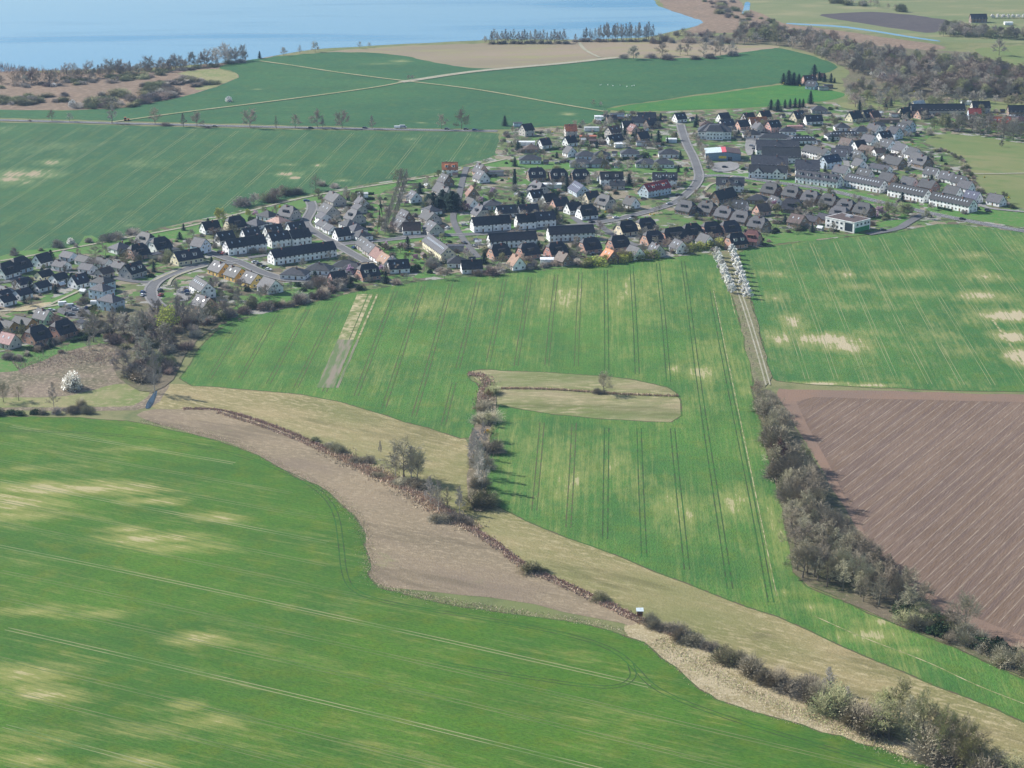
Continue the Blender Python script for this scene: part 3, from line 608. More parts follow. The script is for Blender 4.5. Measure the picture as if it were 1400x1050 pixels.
def house(p, ang, kc, wc, rc, L=None, feat=''):
    L0, W, hw, hr, hip = SPEC[kc]; L = L or L0
    if kc == 'h' and L > 13: W = 11
    r = bpy.data.objects.new(KNAME[kc], None); S.collection.objects.link(r)
    r.location = (p.x, p.y, .06); r.rotation_euler = (0, 0, ang)
    link('wall', wall_mesh(L, W, hw, hr, hip, wc), r)
    if kc == 'f':
        def fr():
            m = MB(); m.box(-L/2-.2, -W/2-.2, hw, L/2+.2, W/2+.2, hw+.25); m.box(-L/2, -W/2, hw+.25, L/2, W/2, hw+.3); return m.mesh('roof', ['roof_'+rc])
        rf = link('roof', cached(('fr', L, W, hw, rc), fr), r)
    else: rf = link('roof', roof_mesh(L, W, hw, hr, hip, rc), r)
    HOUSES.append((Vector((p.x, p.y, 0)), max(L, W)/2, ang, L, W))
    R_ = random.Random(int(p.x*7+p.y*13))
    if kc not in 'fb' and R_.random() < .75:
        for cx in ([R_.uniform(-.25, .25)*L] if kc != 'r' else [(-.5+(i+.5)/max(2, int(L/12)))*L for i in range(max(2, int(L/12)))]):
            child('chimney', chim_mesh(), rf, (cx, R_.choice((-1, 1))*W*.08, hw+hr-.1))
    ww = win_mesh(1.3, 1.35)
    storeys = [1.6] if hw < 4.4 else [1.6, 4.0 if kc == 'r' else 4.3]
    if kc == 'f': storeys = []
    for s_ in (-1, 1):
        if facing(r, p, 0, s_, ang):
            nx = max(2, int(L/(3.1 if kc != 'r' else 2.9)))
            for zi in storeys:
                for i in range(nx):
                    x = -L/2+(i+.5)*L/nx
                    if zi < 2 and ((kc == 'r' and i % 2 == 0) or (kc != 'r' and i == nx//2)):
                        child('door', door_mesh(), r, (x, s_*(W/2+.02), .15)); continue
                    child('window', ww, r, (x, s_*(W/2+.01), zi))
        if facing(r, p, s_, 0, ang) and kc != 'f':
            ys = [-W*.25, W*.25]
            for zi in storeys:
                for y in ys: child('window', ww, r, (s_*(L/2+.01), y, zi), pi/2)
            if hip < 1 and hr > 3:
                for y in ((-.9, .9) if kc in 'kgvr' else (0,)): child('window', ww, r, (s_*(L/2+.01), y, hw+hr*.28), pi/2)
    sl = atan(hr/(W/2)) if hr else 0
    def onroof(x, t, s_): # t 0 eave..1 ridge
        return (x, s_*(W/2)*(1-t), hw+hr*t+.22)
    if 'D' in feat or (kc == 'k'):                    # dormers
        for s_ in (-1, 1):
            wd = 4.2 if kc == 'k' and 'D' not in feat else 2.2
            for x in ([0] if wd > 4 else ([-L*.22, L*.22] if L < 24 else [(-.5+(i+.5)/int(L/6))*L for i in range(int(L/6))])):
                y0 = (W/2)*.74; z0 = hw+hr*.26+.1
                child('dormer', dormer_mesh(wd, 1.75, y0*.62, rc), rf, (x, s_*y0, z0), 0 if s_ < 0 else pi)
    if 'S' in feat or (kc in 'sgva' and R_.random() < .5):
        n_ = 2 if L < 16 else int(L/2.6)
        for s_ in (-1, 1):
            for i in range(n_):
                x = (-.5+(i+.5)/n_)*L*.86; q = onroof(x, .55, s_)
                child('skylight', panel_mesh(.8, 1.25, 'skylight_glass'), rf, q, 0, -s_*sl)
    if 'P' in feat:
        for s_ in (-1, 1):
            q = onroof(0, .5, s_); child('solar_panel', panel_mesh(L*.6, W*.36, 'solar'), rf, q, 0, -s_*sl)
    if 'Z' in feat:                                    # small white gable fronts standing on the eave of a big block
        for x in (-L*.25, L*.25):
            def fz():
                m = MB(); m.box(-2.6, 0, 0, 2.6, 3, 4.6, 0); m.add([(-2.6,0,4.6),(2.6,0,4.6),(0,0,7.2),(0,3,7.2)], [(0,1,2)], 0)
                m.add([(-3,-.3,4.4),(0,-.3,7.4),(0,5,7.4),(-3,5,4.4),(3,-.3,4.4),(3,5,4.4)], [(0,1,2,3),(1,4,5,2)], 1)
                for xx in (-1.3, 1.3):
                    for zz in (1, 3.2): m.box(xx-.6, -.05, zz, xx+.6, .02, zz+1.3, 2)
                return m.mesh('gable_bay', ['white_trim', 'roof_'+rc, 'glass'])
            child('gable_bay', cached(('bay', rc), fz), r, (x, -W/2-.6, .4))
    return r

def rows(x0, y0, k, base, phrase, txt):
    """one house per line: zx zy kind orientation wall roof [length] [features]"""
    items = []
    for ln in txt.strip().split(';'):
        t = ln.split()
        if not t: continue
        items.append(t)
    items.sort(key=lambda t: float(t[0]))
    for i, t in enumerate(items):
        zx, zy, kc, ori, wc, rc = float(t[0]), float(t[1]), t[2], t[3], t[4], t[5]
        L = None; feat = ''
        for u in t[6:]:
            if u.replace('.', '').isdigit(): L = float(u)
            else: feat = u
        ang = radians(base if ori == 'D' else base-90 if ori == 'G' else float(ori))
        sp = SPEC[kc]; p = P(x0+zx/k, y0+zy/k, sp[2]+sp[3]*.5)
        ang = atan2(sin(ang), cos(ang)+p.x/p.y*sin(ang))
        o = house(p, ang, kc, wc, rc, L, feat)
        extra = {'D':' with dormers','P':' with solar panels','S':' with skylights','Z':' with bays'}.get(feat, '')
        lab = '%s %s, %s roof, %s from left %s' % (WN[wc], KN[kc], RN[rc], ordw(i), phrase)
        if len(items) == 1: lab = '%s %s with %s roof %s' % (WN[wc], KN[kc], RN[rc], phrase)
        tag(o, lab, KC.get(kc, 'house'), 'houses '+phrase if len(items) > 1 else None)

rows(0,300,5,48,'beside the left field edge','40 325 k D w d;130 290 k D l d;285 258 s D w d;470 235 q G l g;575 262 q G w g;420 297 q -35 w g;600 318 q -35 w g;705 278 q -35 w g;712 345 q D e n;820 305 q G e g;20 500 q D w d')
rows(0,300,5,45,'around the small left lane','300 365 q D c d;400 385 q D w d;150 418 q D w d;280 440 q D w d;535 402 s D w d;35 475 q G l g;150 490 q D w d;-30 520 q G w g;40 535 q D w d')
rows(0,300,5,40,'by the left meadow path','820 175 h D w g;940 200 k D p d;1000 120 k G w g;1090 155 k D w d;1060 235 f D c g;1180 205 f D e g;1275 235 g 35 c d 17 D;905 325 g 50 e d 13 D')
rows(0,300,5,-35,'above the left caravan park','700 405 t D l g;692 455 t D l g;755 530 t D l g 12')
rows(0,300,5,45,'at the lower left meadow','40 705 q -38 y g 12;165 685 q -38 y g 12;300 640 s -42 g g;555 700 f -40 w g;250 765 k D b d;420 725 k D b d;60 805 s -40 e p;-60 720 s D b d')
rows(240,230,5,33,'above the long white terrace','235 385 s D w d 11;405 360 k D c d;170 500 v -40 l g 9;335 455 s D w d 11;510 430 s D w d 11;665 410 s D w d 11;820 390 s D w d 11')
rows(240,230,5,31,'of the stepped white terraces','402 505 v D w d 12;535 485 v D w d 13;700 455 v D w d 13;842 440 v D w d 13;865 550 r D w d 42')
rows(240,230,5,-40,'under the left brown hedge','550 362 h D w g;630 305 h D w g;702 345 h D w p;775 285 k D e g')
rows(240,230,5,-62,'right of the small left street','1090 190 g D e g 14;1045 270 g D e g 13;1010 318 q D w g;1012 372 q D w g;1062 400 q D w g;1135 430 s 30 w d;1272 215 s -75 w g 9;1280 172 f 5 w w;1255 260 q D e g;1225 310 k D e g;1190 365 h D w g;1238 398 h D w g;1272 438 h D w g')
rows(240,230,5,-54,'in the stepped yellow-gabled row','305 665 g D y g;415 700 g D y g;525 740 g D y g;645 780 g D w g')
rows(240,230,5,-68,'beside the small left parking lot','182 785 v D w g 18;195 900 g -50 b g')
rows(240,230,5,-12,'in the bungalow row behind the field','818 698 h D w g 15;985 665 h D w g 15;1165 645 h D w g 15')
rows(240,230,5,30,'at the field edge below the bungalows','1105 730 s D p d 9;1312 690 k D b d D')
rows(480,190,5,33,'around the red-roofed villa','675 180 v 3 w r 11 D;885 195 a -62 p d 10;890 240 a -62 w g;985 222 f 5 e g 12;645 265 a -62 n d;612 325 a -62 e d;645 355 a -62 e g;430 378 s -68 w g;830 352 a -80 n o;820 425 s -60 w d 9;890 480 k -70 e g;965 430 h 0 l g')
rows(480,190,5,-66,'left of the conifer clump','550 470 h D w g;540 515 g D e g 14;370 515 a D n d 12;350 560 g D e g;412 592 s 8 w n 11;562 590 g D e g S')
rows(480,190,5,-68,'along the long slanted terrace','600 715 r -72 c g 38 S;95 700 s D e g 12 S;142 735 s D e g 12 S;192 775 s D w o 12;240 812 s D w o 12;322 850 s 15 w d 12;112 888 k 30 b d P;20 865 h -15 w g 13;705 730 f 0 e g 12;725 820 h 0 w d;822 852 s 10 w d 12')
rows(480,190,5,18,'in the middle white terraces','888 555 v D w d 12;1018 545 v D w d 12;1190 535 v D w d 12;1320 520 v D w d 13;1100 660 r 15 w d 30;1060 475 s D w g 13;1210 470 s D w d 13')
rows(700,170,5,12,'along the middle field hedge','400 714 r 13 w d 29;110 845 k 28 b d;-90 850 k 28 b d;300 838 k 28 b d;530 808 k 28 b d;725 792 k 28 b d;960 760 k 28 b d;1085 740 k 28 b d;670 880 s -60 n r 9;840 858 s -55 w g 10;985 840 s -60 e g 9;240 920 f 0 w w 8;352 900 s -50 n n 8;30 925 a -65 w o 9')
rows(700,170,5,30,'behind the hedge-side brick houses','780 690 k D c d;910 672 k D c d')
rows(700,170,5,32,'around the central gardens','160 470 s D w d;250 495 s D w d;325 525 s D p d 11;415 555 s D w d;510 580 k 25 w d;110 568 s 15 w d 12;540 480 s D c d;640 510 k -50 e g;815 518 s -50 w d 9;180 420 k -60 e g 14;460 425 g -70 l s 18 S;270 408 f 0 w w 14;720 400 q 0 e g 10;980 415 v 42 l r 22 D')
rows(700,170,5,10,'in the dormered row under the green strip','165 325 k 12 n d 12 D;315 332 k 12 n d 12 D;465 335 k 12 n d 12 D;680 345 v 3 w d 16 D;1045 350 v -3 w d 17 D')
rows(700,170,5,0,'in bungalows above the green strip','125 222 h D w g 16;500 195 h D l g 14;612 195 h D l g 13;470 248 h D l g 16;592 248 h D l g 15;805 180 h D w g 14;1070 182 h D w g 15;915 248 h D w g 15;1030 250 h D w g 16')
rows(700,170,5,35,'in the upper old village gardens','100 15 v D e d 9;400 20 v 10 e r 9;545 22 f 0 w w 12;520 80 f 0 b r 13;220 115 s D w d 9;130 150 h 0 n n;395 100 s D w d 9;395 170 s -60 w g 8;690 30 v D e n 10;700 90 s D w d 13;740 132 f 10 w w 9;590 110 f 0 n n 14;890 70 s D n d;95 120 f 0 w w 14;885 120 f 0 w g 8;1090 100 f 0 l w 8;830 20 s -60 p o 8;790 -5 s 20 w g;40 -10 f 5 l g;870 -35 s 0 w g 12;950 -20 s 30 n d')
E_ = (920,130,5)
rows(*E_,30,'in upper village near the apartment block','45 140 s D w d;235 190 h 0 n n 12;345 140 s D w d;365 185 s D w g 12;475 190 s D p d;515 140 s D w d;580 170 s 15 w r 14;585 205 s -60 e g 8;685 192 v D p d 10;625 125 s D c d;855 130 a 40 c d 11;960 155 s 12 w d 14;1000 85 h 0 e g 13')
rows(*E_,-5,'behind the big grey roofs','540 250 h 0 w d 14;785 230 h -5 w d 13;835 212 f 0 p p 12;690 275 h -5 w g 24;880 290 h 8 w d 22 S')
rows(*E_,-6,'in the cluster of big grey roofs','715 335 R -4 w g 32;740 385 R -5 w g 28;660 440 R -5 w g 26;652 500 r -12 w d 27 Z;920 472 R -6 w g 17;985 372 r -50 w g 24;1075 430 v 40 l s 15 P')
rows(*E_,-33,'in the white terraces above the curved road','1000 548 r D w d 33 D')
rows(*E_,-6,'at the right street corner','392 585 v D w g 19 D;345 670 a 50 n d 20')
rows(*E_,-40,'in grey dormered rows below the curved road','95 750 k D n g;238 755 k D n g;360 790 k D n g;475 820 k D n g;590 860 k D n g;675 628 k D n g;820 650 k D n g;950 682 k D n g;1075 706 k D n g;1190 742 k D n g;1308 765 k D n g;1145 790 k D n g')
rows(*E_,20,'around the pink blossom gardens','580 695 h -20 n d 13;700 715 s -60 w d;815 740 k -20 n d 12;460 740 s -25 w g;608 765 s 35 p n;855 840 g -40 n n 10;955 838 q -40 n d 9;1040 825 q -40 n d 9')
rows(*E_,28,'at the right end of the middle hedge','20 935 k D b d;125 910 k D b d;255 898 k D b d;385 890 k D b d;430 975 k D b d D;545 955 k -25 b o 9;222 975 s -55 w g;40 1015 s -60 w g')
F_ = (1140,120,5.385)
rows(*F_,-43,'in the white terraces of the right quarter','237 675 r D w d 32 S;560 745 r D w d 31 S;880 815 r D w d 33 S')
rows(*F_,-43,'behind the right white terraces','230 618 s D w g 11;400 650 g D b g 11;555 680 s D w g 11;700 700 g D b g 12;880 748 s D w g 11;1025 785 s D w s 11;1198 808 s D w g 11')
rows(*F_,-43,'at the pasture edge','725 610 s D w g 11;840 640 s D w g 11;930 668 s D w d 11;975 708 s D w g 10')
rows(*F_,-43,'inside the right quarter','345 578 q -40 w g 16;450 530 g -48 n g 16;60 595 s D w g 12;190 545 s -60 w g 10;180 485 s -60 w g 11;75 450 s -20 w g 12;95 392 s D w n 10;185 408 s 35 w d 10;250 440 q D n n 12;262 368 s -45 w g 11;370 340 s 35 w d 11;395 402 g -50 l g;335 460 q 20 w n;500 432 g -55 w g 12;592 465 g -55 w g 11;655 525 k -50 n g 12;40 470 g -20 w g;410 500 q 20 w n 10;620 500 s -50 w g 11')
rows(*F_,0,'at the top of the right quarter','70 335 h 8 w d 28 S;205 300 h 10 w g 15;300 288 s -50 w d 12;325 262 h 0 l g 12;450 308 v -45 l d 9;508 282 v -45 l d 9;545 258 v -45 l g 10;60 272 h 5 w g 12')
rows(*F_,20,'near the old farm trees','150 195 a 40 c d 12;250 185 a 40 c d 12;400 232 f 0 n n 18;650 178 s 40 p n 11;620 115 s 35 c w 12;520 165 s 30 c d 9;295 190 s 40 p n 9;975 100 f 0 w w 9;450 190 f 0 w n 8')
rows(*F_,2,'in the far farmyard','700 140 b 3 e d 30;890 138 b 3 c d 16;890 172 f -2 e r 16;1035 172 b 0 l r 10;1080 120 b 5 e d 15;1222 235 g -2 w r 17;1345 150 b 0 n d 14;1380 225 h 0 e n 14;1345 215 f 0 w g 12')
rows(1050,0,4,0,'in the isolated far homestead','225 425 s 20 p n 12;240 455 s -30 l g 9;330 465 f 0 n d 8;300 475 f 10 e g 9;290 410 q 20 n o 7')
rows(1050,0,4,0,'on the distant marsh plain','1150 88 b 5 n d 18;1315 122 f 0 w w 9')
rows(700,0,4,10,'by the far field corner','575 622 f 0 l g 12;475 636 f 0 w w 7;735 630 s 5 w g 15;545 640 q 10 n d 8')

# kindergarten: flat white box with brown roof
def flat_building(name, c, ang, L, W, H, label, cat):
    r = bpy.data.objects.new(name, None); S.collection.objects.link(r); r.location = (c.x, c.y, .06); r.rotation_euler = (0,0,ang)
    HOUSES.append((Vector((c.x, c.y, 0)), L/2, ang, L, W)); return tag(r, label, cat)
c = P(1159, 304, 4); k_ = flat_building('kindergarten', c, radians(-46), 25, 17, 7, 'white flat-roofed kindergarten with brown roof and large windows, beside the right green field', 'kindergarten')
m = MB(); m.box(-11.5,-8.5,-.3,11.5,8.5,6.6,0); m.box(-11.7,-8.7,6.6,11.7,8.7,7.1,0); link('wall', m.mesh('wall', ['wall_w']), k_)
m = MB(); m.box(-11.2,-8.2,7.1,11.2,8.2,7.14,0); rf = link('roof', m.mesh('roof', ['roof_n']), k_)
m = MB(); m.box(-2,-1,0,2,1.5,1.1,0); m.tube((3,0,0),(3,0,1.2),.5,.5,8); child('roof_unit', m.mesh('roof_unit', ['metal_grey']), rf, (-1,2,7.14))
for x in (-9,-5.5,-2,1.5): 
    for z in (1.8,4.9): child('window', win_mesh(1.9,1.6), k_, (x,-8.52,z))
m = MB(); m.box(-3,-.05,-2.5,3,.05,2.8,0); child('glazing', m.mesh('glazing', ['glass']), k_, (7.2,-8.53,3.2))
for y in (-5,-1,3,6.5): child('window', win_mesh(1.9,1.6), k_, (11.52,y,4.9), pi/2); child('window', win_mesh(1.9,1.6), k_, (-11.52,y,4.9), pi/2)
obj_mat('green_panel', (.05,.28,.12), .05); m = MB(); m.box(-.04,-7.5,-.2,.04,7.5,2.9,0); child('green_panel', m.mesh('green_panel', ['green_panel']), k_, (11.56,0,.2))
# supermarket hall
c = P(988, 209, 4); k_ = flat_building('supermarket', c, radians(-3), 26, 20, 6, 'low supermarket hall with pale grey, red and brown roof and yellow sign', 'supermarket')
m = MB(); m.box(-13,-10,-.3,13,10,5.2,0); m.box(-13.25,-10.2,-.3,-13.02,10,5.4,1); m.add([(-13,-10,5.2),(13,-10,5.2),(3,-10,6.7)], [(0,1,2)], 0)
obj_mat('hall_blue', (.20,.27,.36), .03); link('wall', m.mesh('wall', ['hall_blue', 'wall_w']), k_)
m = MB()
for x0, x1, z0, z1, mi in ((-13.4,-1,5.5,6.5,0),(-1,2.4,6.5,6.78,1),(2.4,13.4,6.78,5.3,2)):
    m.add([(x0,-10.4,z0),(x1,-10.4,z1),(x1,10.4,z1),(x0,10.4,z0),(x0,-10.4,z0-.3),(x1,-10.4,z1-.3),(x1,10.4,z1-.3),(x0,10.4,z0-.3)], [(0,1,2,3),(7,6,5,4),(0,4,5,1),(1,5,6,2),(2,6,7,3),(3,7,4,0)], mi)
obj_mat('sheet_pale', (.50,.58,.60), .03); obj_mat('sheet_red', (.55,.10,.10), .03)
link('roof', m.mesh('roof', ['sheet_pale', 'sheet_red', 'roof_n']), k_)
obj_mat('sign_yellow', (.75,.55,.08), .03); m = MB(); m.box(-2.8,-.12,-.9,2.8,.0,.9); child('sign_board', m.mesh('sign_board', ['sign_yellow']), k_, (-.5,-10.05,2.6))
m = MB(); m.box(-1.6,-.1,0,1.6,.05,2.8); child('entrance', m.mesh('entrance', ['glass']), k_, (5,-10.05,.1))
# apartment block with mansard roof
c = P(977, 178, 6); k_ = flat_building('apartment_building', c, radians(-5), 26, 16, 9, 'large white apartment building with grey mansard roof and projecting centre, beside the wide street', 'apartment building')
link('wall', wall_mesh(26,15,6.2,0.001,1,'w'), k_); rf = link('roof', roof_mesh(26,15,6.2,5.2,.999,'g') if False else roof_mesh(26,15,6.2,5,1,'g'), k_)
m = MB(); m.box(-6.5,-10.4,0,6.5,-7.4,6.8,0); link('centre_bay', m.mesh('centre_bay', ['wall_w']), k_)
m = MB(); m.add([(-7,-10.9,6.7),(7,-10.9,6.7),(4,-6,11),(-4,-6,11),(-4,0,11.2),(4,0,11.2),(-9,-7.4,6.7),(9,-7.4,6.7)], [(0,1,2,3),(3,2,5,4),(0,3,4,6),(1,7,5,2)]); link('bay_roof', m.mesh('bay_roof', ['roof_g']), k_)
for z in (1.6,4.4):
    for x in (-11.5,-9,9,11.5): child('window', win_mesh(1.3,1.35), k_, (x,-7.52,z))
    for x in (-5,-2.6,0,2.6,5): child('window', win_mesh(1.3,1.35), k_, (x,-10.42,z))
    for y in (-5,0,5): child('window', win_mesh(1.3,1.35), k_, (-13.02,y,z), pi/2)
for x in (-7,-2,3,7): child('chimney', chim_mesh(), rf, (x, 1.5, 10.9))

# ------------------------------------------------------------ plants
def leafmat(name, c, var=.3, rough=.85):
    n = NB(name, rough, .1); oi = n.n('ObjectInfo').outputs['Random']; g_ = n.n('NewGeometry')
    v = n.math('MULTIPLY', n.math('ADD', 1-var, n.math('MULTIPLY', oi, 2*var)), n.math('ADD', .75, n.math('MULTIPLY', g_.outputs['Random Per Island'], .55)))
    h = n.n('HueSaturation'); h.inputs['Color'].default_value = (*c, 1); n.l(v, h.inputs['Value']); n.l(n.math('ADD', .475, n.math('MULTIPLY', oi, .05)), h.inputs['Hue'])
    n.col(h.outputs[0]); return n.m
leafmat('bark', (.17,.145,.12)); leafmat('bark_pale', (.40,.38,.35)); leafmat('twig_grey', (.31,.275,.24)); leafmat('twig_brown', (.28,.22,.18)); leafmat('twig_olive', (.24,.23,.14)); leafmat('twig_near', (.33,.295,.21)); leafmat('twig_near_olive', (.33,.31,.18))
leafmat('twig_pale', (.42,.39,.355)); leafmat('twig_red', (.26,.15,.11)); leafmat('leaf_pale', (.30,.32,.12)); leafmat('leaf_olive', (.22,.23,.11)); leafmat('blossom_white', (.93,.91,.86), .03)
leafmat('blossom_pink', (.62,.44,.55), .12); leafmat('flower_yellow', (.75,.60,.05), .1); leafmat('leaf_lime', (.52,.52,.10), .12); leafmat('needle', (.022,.042,.032)); leafmat('hedge_dark', (.035,.065,.025)); leafmat('leaf_grey', (.24,.25,.16))
leafmat('reed', (.56,.46,.33), .15); leafmat('reed_brown', (.44,.31,.24), .2); leafmat('mistletoe', (.30,.30,.05), .1)

def rdir(R_, up=.0):
    z = R_.uniform(-1, 1); a = R_.uniform(0, 2*pi); r = sqrt(1-z*z); v = Vector((r*cos(a), r*sin(a), z+up)); return v.normalized()
def leafquad(m, p, s, R_, mi):
    u = rdir(R_)*s; v = u.orthogonal().normalized()*s*.8
    m.add([p-u*.5, p+v*.5, p+u*.5, p-v*.5], [(0,1,2,3)], mi)
def twig(m, a, b, w_, mi=0):
    d = b-a; u = d.orthogonal().normalized()*w_
    m.add([a-u*.5, a+u*.5, b], [(0,1,2)], mi)
def tree_mesh(seed, H=10, R=3.8, th=.25, shape='oak', leaf=None, nleaf=0, ls=.25, tw=.10, dens=1.15, tmat='bark', cmat='twig_grey', trunkr=.22, fine=7):
    """returns (trunk mesh, crown mesh): trunk with limbs, crown of branches and twigs (+ leaves, blossom)"""
    R_ = random.Random(seed); t = MB(); c = MB()
    hz = H*th; lean = Vector((R_.uniform(-.05,.05), R_.uniform(-.05,.05), 1))
    top = H*(.62 if shape == 'oak' else .93)
    pts = [Vector((0,0,-.3))]; n_ = 6
    for i in range(1, n_+1): pts.append(Vector((lean.x*H*i/n_+R_.uniform(-.12,.12), lean.y*H*i/n_+R_.uniform(-.12,.12), top*i/n_)))
    for i in range(n_): t.tube(pts[i], pts[i+1], trunkr*(1-i/n_*.8), trunkr*(1-(i+1)/n_*.8), 6, 0)
    nl = int((9 if shape == 'oak' else 20)*dens)
    ends = []
    for i in range(nl):
        f = (i+.5)/nl; z = hz+(top-hz)*f; a = i*2.4+R_.uniform(-.5,.5)
        base = Vector((lean.x*z, lean.y*z, z))
        if shape == 'oak':
            el = radians(15+60*f+R_.uniform(-10,12)); ln = R*(1.05-.25*f)*R_.uniform(.8,1.1)
            if f > .8: ln = (H-z)*.8
        elif shape == 'poplar':
            el = radians(58+R_.uniform(-8,10)); ln = R*1.1*(1.1-.75*f)*R_.uniform(.8,1.2)
        else:
            el = radians(35+30*f+R_.uniform(-10,10)); ln = R*(1.1-.8*f)*R_.uniform(.8,1.15)
        d = Vector((cos(a)*cos(el), sin(a)*cos(el), sin(el)))
        mid = base+d*ln*.55; d2 = (d+rdir(R_)*.25+Vector((0,0,.12))).normalized(); end = mid+d2*ln*.5
        r0 = trunkr*(.42-.2*f); t.tube(base, mid, r0, r0*.6, 4, 0); t.tube(mid, end, r0*.6, r0*.2, 3, 0)
        nb = 7 if shape == 'oak' else 5
        for j in range(nb):
            g_ = .25+.75*(j+.5)/nb; q = base.lerp(mid, g_*1.8) if g_ < .55 else mid.lerp(end, (g_-.55)/.45)
            d3 = (d+rdir(R_)*.85+Vector((0,0,.15))).normalized(); l3 = ln*.45*R_.uniform(.7,1.2)
            e3 = q+d3*l3; c.tube(q, e3, r0*.28, r0*.1, 3, 0)
            for k in range(int(5*dens)+1):
                q4 = q.lerp(e3, (k+1)/(5*dens+1)); d4 = (d3+rdir(R_)*.8).normalized(); l4 = l3*.72*R_.uniform(.7,1.3); e4 = q4+d4*l4
                twig(c, q4, e4, tw*1.3, 0); ends.append(e4)
                for _ in range(fine):
                    q5 = q4.lerp(e4, R_.uniform(.2,1)); e5 = q5+(d4+rdir(R_)*.9).normalized()*l4*R_.uniform(.4,.75)
                    twig(c, q5, e5, tw, 0)
    if leaf:
        for _ in range(nleaf):
            e = R_.choice(ends); leafquad(c, e+rdir(R_)*R_.uniform(0,.55), ls*R_.uniform(.6,1.3), R_, 1)
    return t.mesh('trunk', [tmat]), c.mesh('crown', [cmat]+([leaf] if leaf else []))
def bush_mesh(seed, R=2.2, H=3., leaf=None, nleaf=300, ls=.3, cmat='twig_grey', ntw=700, tw=.09):
    R_ = random.Random(seed); t = MB(); c = MB()
    lobes = [(Vector((R_.uniform(-.5,.5)*R, R_.uniform(-.5,.5)*R, 0)), R_.uniform(.6,1.)) for _ in range(4)]
    for i in range(9):
        a = i*.7; t.tube((cos(a)*.2, sin(a)*.2, -.1), (cos(a)*R*.45, sin(a)*R*.45, H*.55), .07, .03, 3, 0)
    for i in range(ntw):
        b, s_ = R_.choice(lobes); d = rdir(R_, .45); d.z = abs(d.z)
        rr = R_.uniform(.45,1.) * s_
        p = b+Vector((d.x*R*.75, d.y*R*.75, d.z*H))*rr; q = p+(d+rdir(R_)*.7).normalized()*R_.uniform(.35,.8)
        twig(c, p-d*.4, q, tw, 0)
        if i % 3 == 0: twig(c, Vector((d.x*.2, d.y*.2, .1))+b*.3, p, tw*1.3, 0)
    if leaf:
        for i in range(nleaf):
            b, s_ = R_.choice(lobes); d = rdir(R_, .35); d.z = abs(d.z); rr = R_.uniform(.7,1.05)*s_
            leafquad(c, b+Vector((d.x*R*.8, d.y*R*.8, d.z*H))*rr, ls*R_.uniform(.6,1.4), R_, 1)
    return t.mesh('stem', ['bark']), c.mesh('crown', [cmat]+([leaf] if leaf else []))
def conifer_mesh(seed, H=10, R=3.3, mat='needle', col=False):
    R_ = random.Random(seed); t = MB(); c = MB(); t.tube((0,0,-.2), (0,0,H*.95), .18, .03, 6)
    for i in range(1500):
        f = R_.random()**1.3; z = H*(.06+.94*f); rr = R*(1-f)**(.8 if not col else .35)*R_.uniform(.55,1.08)*(1+.18*sin(z*3.1+seed)); a = R_.uniform(0, 2*pi)
        p = Vector((cos(a)*rr, sin(a)*rr, z)); d = Vector((cos(a), sin(a), -.35 if not col else .8)); s_ = Vector((-sin(a), cos(a), 0))*R_.uniform(.15,.32); d = d*R_.uniform(.35,.8)
        c.add([p-s_, p+s_, p+d], [(0,1,2)])
    for i in range(12): # inner mass
        z0 = H*(.06+.07*i); c.tube((0,0,z0), (0,0,z0+H*.1), R*(1-i/13)*.5, R*(1-i/13)*.3, 7)
    return t.mesh('trunk', ['bark']), c.mesh('crown', [mat])
V = {}
V['bare'] = [tree_mesh(i, R=r, th=h_, dens=1.1) for i, (r, h_) in enumerate(((4.2,.14),(3.7,.17),(4.6,.12),(3.9,.2)))]
V['dark'] = [tree_mesh(20+i, R=4., th=.12, dens=1.1, cmat='twig_brown') for i in range(3)]
V['tall'] = [tree_mesh(40+i, R=2.4, th=.12, shape='slim', dens=.9) for i in range(3)]
V['poplar'] = [tree_mesh(50+i, R=1.5, th=.18, shape='poplar', dens=1.2, tw=.11) for i in range(2)]
V['birch'] = [tree_mesh(60+i, R=2.4, th=.12, shape='slim', dens=1.1, tmat='bark_pale', cmat='twig_pale', trunkr=.14) for i in range(2)]
V['willow'] = [tree_mesh(70+i, R=3.9, th=.15, leaf='leaf_pale', nleaf=900, ls=.3, cmat='twig_olive') for i in range(2)]
V['greyleaf'] = [tree_mesh(75+i, R=3.9, th=.15, leaf='leaf_grey', nleaf=800, ls=.3, cmat='twig_grey') for i in range(2)]
V['reddish'] = [tree_mesh(80+i, R=4., th=.15, cmat='twig_red', leaf='twig_red', nleaf=500, ls=.2) for i in range(2)]
V['blossom'] = [tree_mesh(90+i, R=3.3, th=.14, leaf='blossom_white', nleaf=8500, ls=.65, cmat='twig_grey', dens=.9) for i in range(2)]
V['pink'] = [tree_mesh(95, R=4., th=.15, leaf='blossom_pink', nleaf=5500, ls=.5, cmat='twig_brown', dens=.8)]
V['lime'] = [tree_mesh(97, R=4.2, th=.12, leaf='leaf_lime', nleaf=2200, ls=.4, cmat='twig_olive')]
V['conifer'] = [conifer_mesh(i) for i in range(3)]
V['cypress'] = [conifer_mesh(9, R=1.1, col=True)]
V['bush'] = [bush_mesh(100+i, leaf='twig_grey', nleaf=260, ls=.22) for i in range(3)]
V['bushbrown'] = [bush_mesh(110+i, leaf='twig_brown', nleaf=260, ls=.22, cmat='twig_brown') for i in range(2)]
V['busholive'] = [bush_mesh(120+i, leaf='leaf_olive', nleaf=480, ls=.24, cmat='twig_olive') for i in range(3)]
V['bushwhite'] = [bush_mesh(130, leaf='blossom_white', nleaf=900, ls=.3)]
V['bushyellow'] = [bush_mesh(135, R=1.6, H=2.2, leaf='flower_yellow', nleaf=1100, ls=.26, cmat='twig_olive', ntw=200)]
